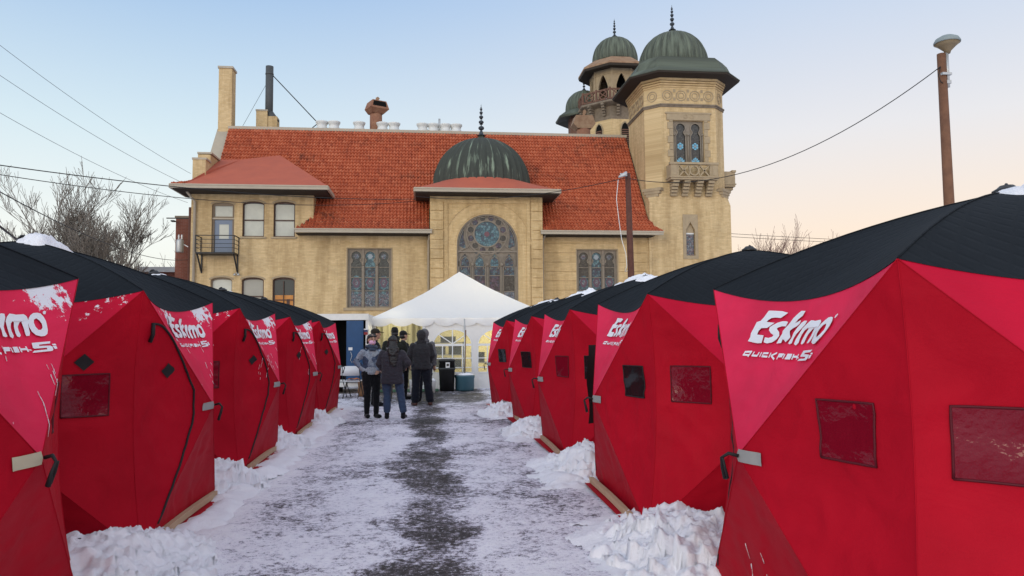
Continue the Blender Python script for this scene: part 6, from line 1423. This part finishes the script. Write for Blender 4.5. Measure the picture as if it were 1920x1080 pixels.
# ------------------------------------------------------------------ people
def caps(mm, p0, r0, p1, r1, sx=1.0, sy=1.0, n=14, k=5):
    # closed tapered capsule; sx, sy scale its section
    p0 = Vector(p0); p1 = Vector(p1); d = p1 - p0; L_ = d.length; d = d.normalized() if L_ > 1e-6 else Vector((0, 0, 1))
    ref = Vector((1, 0, 0)) if abs(d.x) < .9 else Vector((0, 1, 0)); b = d.cross(ref).normalized(); a = b.cross(d).normalized()
    rings = []
    for i in range(k + 1): t_ = math.pi / 2 * i / k; rings.append((p0 - d * r0 * math.cos(t_) , r0 * max(.02, math.sin(t_))))
    for i in range(k + 1): t_ = math.pi / 2 * i / k; rings.append((p1 + d * r1 * math.sin(t_), r1 * max(.02, math.cos(t_))))
    vs = [c + (a * math.cos(2 * math.pi * j / n) * sx + b * math.sin(2 * math.pi * j / n) * sy) * r for c, r in rings for j in range(n)]
    fs = [(i * n + j, i * n + (j + 1) % n, (i + 1) * n + (j + 1) % n, (i + 1) * n + j) for i in range(len(rings) - 1) for j in range(n)]
    fs.append(tuple(range(n))[::-1]); fs.append(tuple((len(rings) - 1) * n + j for j in range(n)))
    mm.add(vs, fs, 0, True)
def ell(mm, c, rx, ry, rz, n=16, k=10, tilt=0):
    vs = []; c = Vector(c)
    for i in range(k + 1):
        t_ = math.pi * i / k
        for j in range(n):
            a = 2 * math.pi * j / n; v = Vector((rx * max(.02, math.sin(t_)) * math.cos(a), ry * max(.02, math.sin(t_)) * math.sin(a), -rz * math.cos(t_)))
            if tilt: v = Matrix.Rotation(tilt, 3, 'X') @ v
            vs.append(c + v)
    fs = [(i * n + j, i * n + (j + 1) % n, (i + 1) * n + (j + 1) % n, (i + 1) * n + j) for i in range(k) for j in range(n)]
    fs.append(tuple(range(n))[::-1]); fs.append(tuple(k * n + j for j in range(n))); mm.add(vs, fs, 0, True)
def melt(mm, name, mt, parent, vox=.010, smooth=4, folds=0.0, seed=0, M=None, fscale=7.0):
    # unite overlapping closed shells into one continuous skin
    me = bpy.data.meshes.new(name); V = [(M @ Vector(v)) if M else v for v in mm.v]; me.from_pydata([tuple(v) for v in V], [], mm.f)
    bm = bmesh.new(); bm.from_mesh(me); bmesh.ops.recalc_face_normals(bm, faces=bm.faces); bm.to_mesh(me); bm.free()
    o = bpy.data.objects.new(name, me); col.objects.link(o)
    r = o.modifiers.new('r', 'REMESH'); r.mode = 'VOXEL'; r.voxel_size = vox; r.use_smooth_shade = True
    s_ = o.modifiers.new('s', 'SMOOTH'); s_.iterations = smooth; s_.factor = .5
    dg = bpy.context.evaluated_depsgraph_get(); ev = o.evaluated_get(dg); nm = bpy.data.meshes.new_from_object(ev); o.modifiers.clear(); o.data = nm; nm.name = name
    if folds:
        n_ = len(nm.vertices); co = np.zeros(n_ * 3); no = np.zeros(n_ * 3); nm.vertices.foreach_get('co', co); nm.vertices.foreach_get('normal', no); co = co.reshape(-1, 3); no = no.reshape(-1, 3)
        for i in range(n_):
            p = co[i]; f = noise.fractal(Vector((p[0] * fscale + seed, p[1] * fscale, p[2] * fscale * 1.6)), 1, 2, 3); f2 = noise.noise(Vector((p[0] * 5 + seed, p[1] * 5, p[2] * 9))); co[i] += no[i] * (folds * (1 - abs(f) * 2.6) + folds * .8 * f2)
        nm.vertices.foreach_set('co', co.reshape(-1)); nm.update()
    nm.materials.clear(); nm.materials.append(mt)
    if parent is not None: o.parent = parent
    return o
SKIN = mat('skin', (.46, .27, .19), .55, .4, var=(12, .5, (.40, .22, .15))); HAIR = mat('black_hair', (.012, .010, .009), .45, .5, bump=(60, .01))
def cloth(name, c, c2=None, sc_=14): return mat(name, c, .9, .15, var=(sc_, .5, c2 or tuple(x * .7 for x in c)), bump=(40, .006), sheen=.15)
def person(x, y, face, H, label, P):
    """face: direction the person faces, degrees clockwise from straight away from the camera. Local axes: x right, y forward."""
    s = H / 1.72; bd = MB(); hw = P.get('hip', .10); st = P.get('stance', .12); tw_ = P.get('lean', 0)
    sh = P.get('sh', .185); rc = P.get('torso', 1.0)
    FR = Vector((P.get('rf', (st, 0)) + (0,))[:2] + (.085,)) if 'rf' in P else Vector((st, 0, .085)); FL = Vector((*P['lf'], .085)) if 'lf' in P else Vector((-st, 0, .085))
    hipR, hipL = Vector((hw, 0, .90)), Vector((-hw, 0, .90)); knR = (hipR + FR) / 2 + Vector((.0, .03, .02)); knL = (hipL + FL) / 2 + Vector((0, .03, .02))
    shR, shL = Vector((sh, 0, 1.365)), Vector((-sh, 0, 1.365))
    arms = {}
    for sg, k in ((1, 'R'), (-1, 'L')):
        e, h_ = P.get('arm' + k, ((sh + .06, -.03, 1.12), (sh + .05, .05, .86))); arms[k] = (Vector((sg * e[0], e[1], e[2])), Vector((sg * h_[0], h_[1], h_[2])))
    # body
    for h_, kn, ft in ((hipR, knR, FR), (hipL, knL, FL)):
        caps(bd, h_, .085, kn, .052); caps(bd, kn, .052, ft, .036); caps(bd, ft + Vector((0, 0, -.03)), .034, ft + Vector((.02 * (1 if ft.x > 0 else -1), .13, -.05)), .022, 1, 1)
    ell(bd, (0, 0, .95), .155 * rc, .11 * rc, .13); ell(bd, (0, .0, 1.12), .13 * rc, .10 * rc, .18); ell(bd, (0, 0, 1.30), .165 * rc, .11 * rc, .15); caps(bd, (-sh + .03, 0, 1.365), .05, (sh - .03, 0, 1.365), .05)
    caps(bd, (0, -.01, 1.38), .06, (0, .015, 1.52), .052)
    hd = Vector((P.get('hx', 0), .025, 1.615)); ht = P.get('turn', 0)
    head = MB(); ell(head, (0, -.015, .02), .077, .095, .105); ell(head, (0, .022, -.045), .058, .066, .075); ell(head, (0, .075, -.085), .022, .018, .018)
    caps(head, (0, .085, .025), .010, (0, .103, -.018), .015, 1, 1, 10); 
    for sg in (-1, 1): ell(head, (sg * .079, -.005, -.005), .010, .020, .030); ell(head, (sg * .03, .078, .035), .022, .012, .008)
    caps(head, (-.018, .084, -.052), .008, (.018, .084, -.052), .008, 1, 1, 8)
    Mh = Matrix.Translation(hd) @ Matrix.Rotation(R(-ht), 4, 'Z')
    bd.add([Mh @ Vector(v) for v in head.v], head.f, 0, True)
    for k, sg in (('R', 1), ('L', -1)):
        e, h_ = arms[k]; s0 = shR if sg > 0 else shL; caps(bd, s0, .048, e, .040); caps(bd, e, .040, h_, .027)
        d = (h_ - e).normalized(); up = Vector((0, 0, 1)) if abs(d.z) < .8 else Vector((0, 1, 0)); sd = d.cross(up).normalized(); nn = sd.cross(d).normalized()
        if P.get('hand' + k): d = Vector(P['hand' + k]); d.x *= sg; d.normalize(); sd = Vector((0, 1, 0)).cross(d).normalized() if abs(d.y) < .8 else Vector((0, 0, 1)).cross(d).normalized(); nn = sd.cross(d).normalized()
        pm = h_ + d * .055; caps(bd, h_ + d * .01, .024, h_ + d * .075, .026, 1.4 if abs(sd.x) > .5 else .8, .8)
        for q, (o_, ln) in enumerate(((-.030, .060), (-.010, .072), (.010, .067), (.029, .052))):
            b0 = h_ + d * .085 + sd * o_; b1 = b0 + d * ln * .55 + nn * .006; b2 = b1 + d * ln * .40 + nn * .02; caps(bd, b0, .0085, b1, .0078, 1, 1, 8, 3); caps(bd, b1, .0078, b2, .0065, 1, 1, 8, 3)
        t0 = h_ + d * .03 - sd * .028; caps(bd, t0, .011, t0 + d * .035 - sd * .022 + nn * .01, .009, 1, 1, 8, 3); caps(bd, t0 + d * .035 - sd * .022 + nn * .01, .009, t0 + d * .062 - sd * .022 + nn * .018, .007, 1, 1, 8, 3)
    M = Matrix.Diagonal((s, s, s, 1)).to_4x4()
    body = melt(bd, 'person', SKIN, None, .0075, 2, M=M); body.location = (x, y, 0); body.rotation_euler.z = R(-face); tag(body, label, 'person', 'people gathered in front of the marquee')
    C = P['cloth']
    # trousers
    t_ = MB(); tb = P.get('baggy', 1.0)
    for h_, kn, ft in ((hipR, knR, FR), (hipL, knL, FL)):
        caps(t_, h_ + Vector((0, 0, .0)), .112 * tb, kn, .074 * tb); caps(t_, kn, .075 * tb, ft + Vector((0, -.005, P.get('cuff', .015))), .060 * P.get('ankle', 1.0) * tb)
    ell(t_, (0, -.01, .95), .185 * rc, .135 * rc, .15); ell(t_, (.06, -.05, .90), .10, .10, .11); ell(t_, (-.06, -.05, .90), .10, .10, .11)
    melt(t_, 'trousers', C['legs'], body, .010, 2, .006, x, M, 9.0)
    # shoes
    for ft in (FR, FL):
        b_ = MB(); o_ = 1 if ft.x > 0 else -1; caps(b_, ft + Vector((0, -.01, .02 if not P.get('boots') else .10)), .052, ft + Vector((0, -.02, -.04)), .045); caps(b_, ft + Vector((0, -.03, -.04)), .046, ft + Vector((o_ * .025, .155, -.045)), .042, 1.15, .95)
        melt(b_, 'shoe', C['shoes'], body, .009, 2, 0, 0, M)
    # jacket
    j = MB(); hem = P.get('hem', .80); jw = P.get('jw', 1.0)
    rows = [(hem, .200 * jw, .150 * jw), (hem + .04, .208 * jw, .156 * jw), (.98, .190 * jw, .143 * jw), (1.10, .185 * jw, .138 * jw), (1.22, .200 * jw, .140 * jw), (1.31, .205 * jw, .128 * jw), (1.37, .185 * jw, .108), (1.415, .13, .09), (1.44, .07, .07)]
    j.loft([[(w_ * abs(math.cos(a)) ** .85 * (1 if math.cos(a) > 0 else -1), -.01 + d_ * math.sin(a), z_) for a in [2 * math.pi * q / 28 for q in range(28)]] for z_, w_, d_ in rows if z_ >= hem])
    caps(j, (0, -.01, 1.37), .085, (0, 0, 1.46), .062)
    for k, sg in (('R', 1), ('L', -1)):
        e, h_ = arms[k]; s0 = shR if sg > 0 else shL; ar = P.get('arm_r', 1.0); caps(j, s0, .070 * ar, e, .062 * ar); caps(j, e, .068 * ar, e.lerp(h_, .93), .048 * ar)
    if P.get('hood_down'): caps(j, (-.07, -.08, 1.44), .042, (.07, -.08, 1.44), .042); caps(j, (0, -.10, 1.42), .05, (0, -.125, 1.34), .03)
    if P.get('collar'): caps(j, (-.05, .0, 1.50), .075, (.05, 0, 1.50), .075)
    # flatten the hem
    jk = melt(j, 'jacket', C['top'], body, .010, 2, .006, y, M, 9.0)
    if 'trim' in C: 
        q = MB(); caps(q, (-.10, -.075, 1.48), .020, (0, -.13, 1.44), .022); caps(q, (0, -.13, 1.44), .022, (.10, -.075, 1.48), .020); melt(q, 'hood_lining', C['trim'], jk, .008, 2, 0, 0, M)
    HD = M @ Mh
    def onhead(mm, name, mt, vox=.008, sm_=2, folds=0.0, par=body): return melt(mm, name, mt, par, vox, sm_, folds, 1, HD, 14)
    k = P['head']
    if k == 'hood':
        q = MB(); ell(q, (0, -.03, .012), .112, .122, .122); caps(q, (0, -.04, -.04), .095, (0, -.035, -.15), .085); ell(q, (0, -.11, -.02), .06, .04, .08); caps(q, (-.07, -.05, -.17), .058, (.07, -.05, -.17), .058); onhead(q, 'hood', C['top'], .010, 3, .006)
        q = MB(); ell(q, (0, .045, .0), .078, .05, .10); onhead(q, 'hair', HAIR)
    if k in ('beanie', 'cap', 'hat'):
        q = MB(); ell(q, (0, -.02, .055), .090, .107, .085); 
        if k == 'beanie': caps(q, (-.02, -.03, .10), .06, (.02, -.03, .10), .06)
        if k == 'cap': ell(q, (0, .115, .045), .065, .075, .010, tilt=-.12)
        onhead(q, 'cap' if k == 'cap' else 'beanie', C['hat'])
        q = MB(); ell(q, (0, -.035, -.01), .083, .088, .075); onhead(q, 'hair', HAIR)
    if k == 'long':
        q = MB(); ell(q, (0, -.03, .030), .097, .108, .104); caps(q, (0, -.08, .0), .085, (0, -.165, -.22), .10, 1, .55); caps(q, (0, -.165, -.22), .10, (.01, -.195, -.46), .060, 1, .5); caps(q, (-.06, -.15, -.15), .05, (-.045, -.19, -.45), .03); caps(q, (.07, -.15, -.15), .05, (.05, -.19, -.42), .03)
        caps(q, (.07, -.02, .0), .035, (.075, .0, -.16), .03); caps(q, (-.07, -.02, .0), .035, (-.075, .0, -.16), .03)
        onhead(q, 'long_hair', HAIR, .008, 2, .007)
    if k == 'mask':
        q = MB(); ell(q, (0, -.035, .045), .088, .096, .088); ell(q, (.03, .040, .080), .055, .050, .026); ell(q, (-.045, .030, .078), .045, .05, .03); caps(q, (-.075, -.03, .02), .03, (-.075, -.04, -.06), .025); caps(q, (.075, -.03, .02), .03, (.075, -.04, -.06), .025)
        onhead(q, 'hair', HAIR)
        q = MB(); ell(q, (0, .028, -.048), .074, .066, .064); caps(q, (0, .086, -.008), .010, (0, .086, -.06), .012, 1, 1, 10); onhead(q, 'face_mask', C['mask'], .006, 2)
        q = MB()
        for sg in (-1, 1): ell(q, (sg * .031, .082, .022), .014, .007, .007)
        onhead(q, 'eyes', MT['black_plastic'], .003, 0)
        q = MB()
        for sg in (-1, 1): caps(q, (sg * .018, .086, .043), .004, (sg * .045, .076, .044), .003, 1, 1, 6)
        onhead(q, 'eyebrows', HAIR, .003, 0)
    if 'scarf' in C:
        q = MB(); pts = [Vector((.10 * math.cos(R(a)), .01 + .095 * math.sin(R(a)), 1.475 + .015 * math.sin(R(a * 2)))) for a in range(0, 361, 30)]
        for a_, b__ in zip(pts, pts[1:]): caps(q, a_, .034, b__, .034, 1, 1, 8, 3)
        caps(q, (-.05, .09, 1.46), .035, (.05, .09, 1.46), .035); caps(q, (-.04, .10, 1.41), .030, (.05, .10, 1.42), .030); melt(q, 'scarf', C['scarf'], body, .009, 3, .008, 2, M, 12)
    return body
def patchwork():
    m = bpy.data.materials.new('patterned_grey_sweater'); m.use_nodes = True; t = m.node_tree; b_ = t.nodes['Principled BSDF']; L = t.links; b_.inputs['Roughness'].default_value = .9
    g_ = nd(t, 'ShaderNodeTexCoord'); v = nd(t, 'ShaderNodeTexVoronoi', i_Scale=8.0); L.new(g_.outputs['Object'], v.inputs['Vector']); s_ = nd(t, 'ShaderNodeSeparateColor'); L.new(v.outputs['Color'], s_.inputs[0])
    r_ = ramp(t, [(0, (.05, .07, .12)), (.22, (.30, .34, .40)), (.5, (.20, .24, .31)), (.72, (.38, .41, .45)), (.9, (.10, .13, .20))], s_.outputs[0], 'CONSTANT')
    n = nd(t, 'ShaderNodeTexNoise', i_Scale=45.0, i_Detail=3.0); L.new(g_.outputs['Object'], n.inputs['Vector']); r2 = ramp(t, [(.35, (.7, .7, .7)), (.65, (1.1, 1.1, 1.1))], n.outputs[0])
    mu = nd(t, 'ShaderNodeMix', data_type='RGBA', blend_type='MULTIPLY'); mu.inputs[0].default_value = 1; L.new(r_.outputs[0], mu.inputs[6]); L.new(r2.outputs[0], mu.inputs[7]); L.new(mu.outputs[2], b_.inputs['Base Color']); return m
SW = patchwork()
blk = cloth('black_cloth', (.010, .010, .012)); jeans = cloth('blue_jeans', (.055, .085, .145), (.035, .055, .10)); dj = cloth('dark_navy_jeans', (.010, .012, .020)); gj = cloth('dark_grey_fleece', (.042, .038, .048), (.030, .027, .034))
gh_ = cloth('charcoal_sweatshirt', (.030, .030, .034)); olv = cloth('dark_olive_parka', (.016, .018, .013)); bk = cloth('black_jacket', (.012, .012, .013)); brown = mat('brown_leather', (.10, .045, .035), .6, .4, bump=(30, .004))
hips = ((.285, -.06, 1.17), (.165, .03, .99))
person(-1.12, 15.35, 158, 1.66, 'person in grey patterned sweater and pink face mask facing the camera, hand on hip', dict(cloth=dict(legs=blk, shoes=blk, top=SW, mask=mat('pink_face_mask', (.74, .42, .58), .7, .2), scarf=cloth('slate_blue_scarf', (.06, .08, .12))), head='mask', armR=((.30, -.10, 1.17), (.16, .02, .97)), armL=((.22, .0, 1.14), (.10, .14, .98)), handR=(-.2, .3, -1), stance=.075, hem=.90, jw=.92, sh=.17, turn=-6, rf=(.09, .0), lf=(-.07, .12), ankle=.85, boots=True, arm_r=.95))
person(-.68, 14.95, 4, 1.62, 'person with long black hair, dark grey fleece and blue jeans seen from behind', dict(cloth=dict(legs=jeans, shoes=blk, top=gj, trim=cloth('pale_hood_lining', (.22, .21, .21))), head='long', armR=((.33, -.03, 1.18), (.20, .17, 1.06)), armL=((.27, .0, 1.15), (.17, .16, .99)), stance=.16, hem=.74, jw=1.16, torso=1.12, sh=.20, hip=.12, hood_down=True, turn=-12, rf=(.23, .0), lf=(-.11, .03), cuff=.10, ankle=1.12, baggy=1.08, arm_r=1.12))
person(-.13, 17.75, -12, 1.76, 'person with dark hood up, dark jeans and brown boots seen from behind', dict(cloth=dict(legs=dj, shoes=brown, top=gh_), head='hood', armR=((.27, .0, 1.16), (.21, .12, .96)), armL=((.27, .03, 1.16), (.20, .16, .97)), stance=.16, hem=.84, jw=1.08, sh=.195, rf=(.20, -.03), lf=(-.14, .0), boots=True, baggy=1.22, cuff=.06, ankle=1.3, arm_r=1.1))
person(-.80, 18.9, 2, 1.82, 'person in black beanie and dark olive parka with its hood down', dict(cloth=dict(legs=cloth('grey_khaki_trousers', (.13, .12, .10)), shoes=blk, top=olv, hat=bk), head='beanie', hem=.72, jw=1.22, sh=.20, hood_down=True, collar=True, arm_r=1.2, stance=.12))
person(-.62, 19.7, 60, 1.76, 'person in black cap turned sideways behind the olive parka', dict(cloth=dict(legs=blk, shoes=blk, top=bk, hat=bk), head='cap', hem=.80, jw=1.05, stance=.1))
person(-1.22, 17.9, 75, 1.80, 'person in dark cap behind the one wearing the pink mask', dict(cloth=dict(legs=blk, shoes=blk, top=bk, hat=cloth('dark_brown_cap', (.03, .024, .018))), head='cap', hem=.80, jw=1.05, stance=.1))
person(-.06, 18.9, 10, 1.80, 'person in grey hood and black sleeves half hidden behind the hooded one', dict(cloth=dict(legs=dj, shoes=blk, top=cloth('mid_grey_hoodie', (.13, .13, .14)), hat=bk), head='hood', hem=.84, jw=1.0, stance=.12))
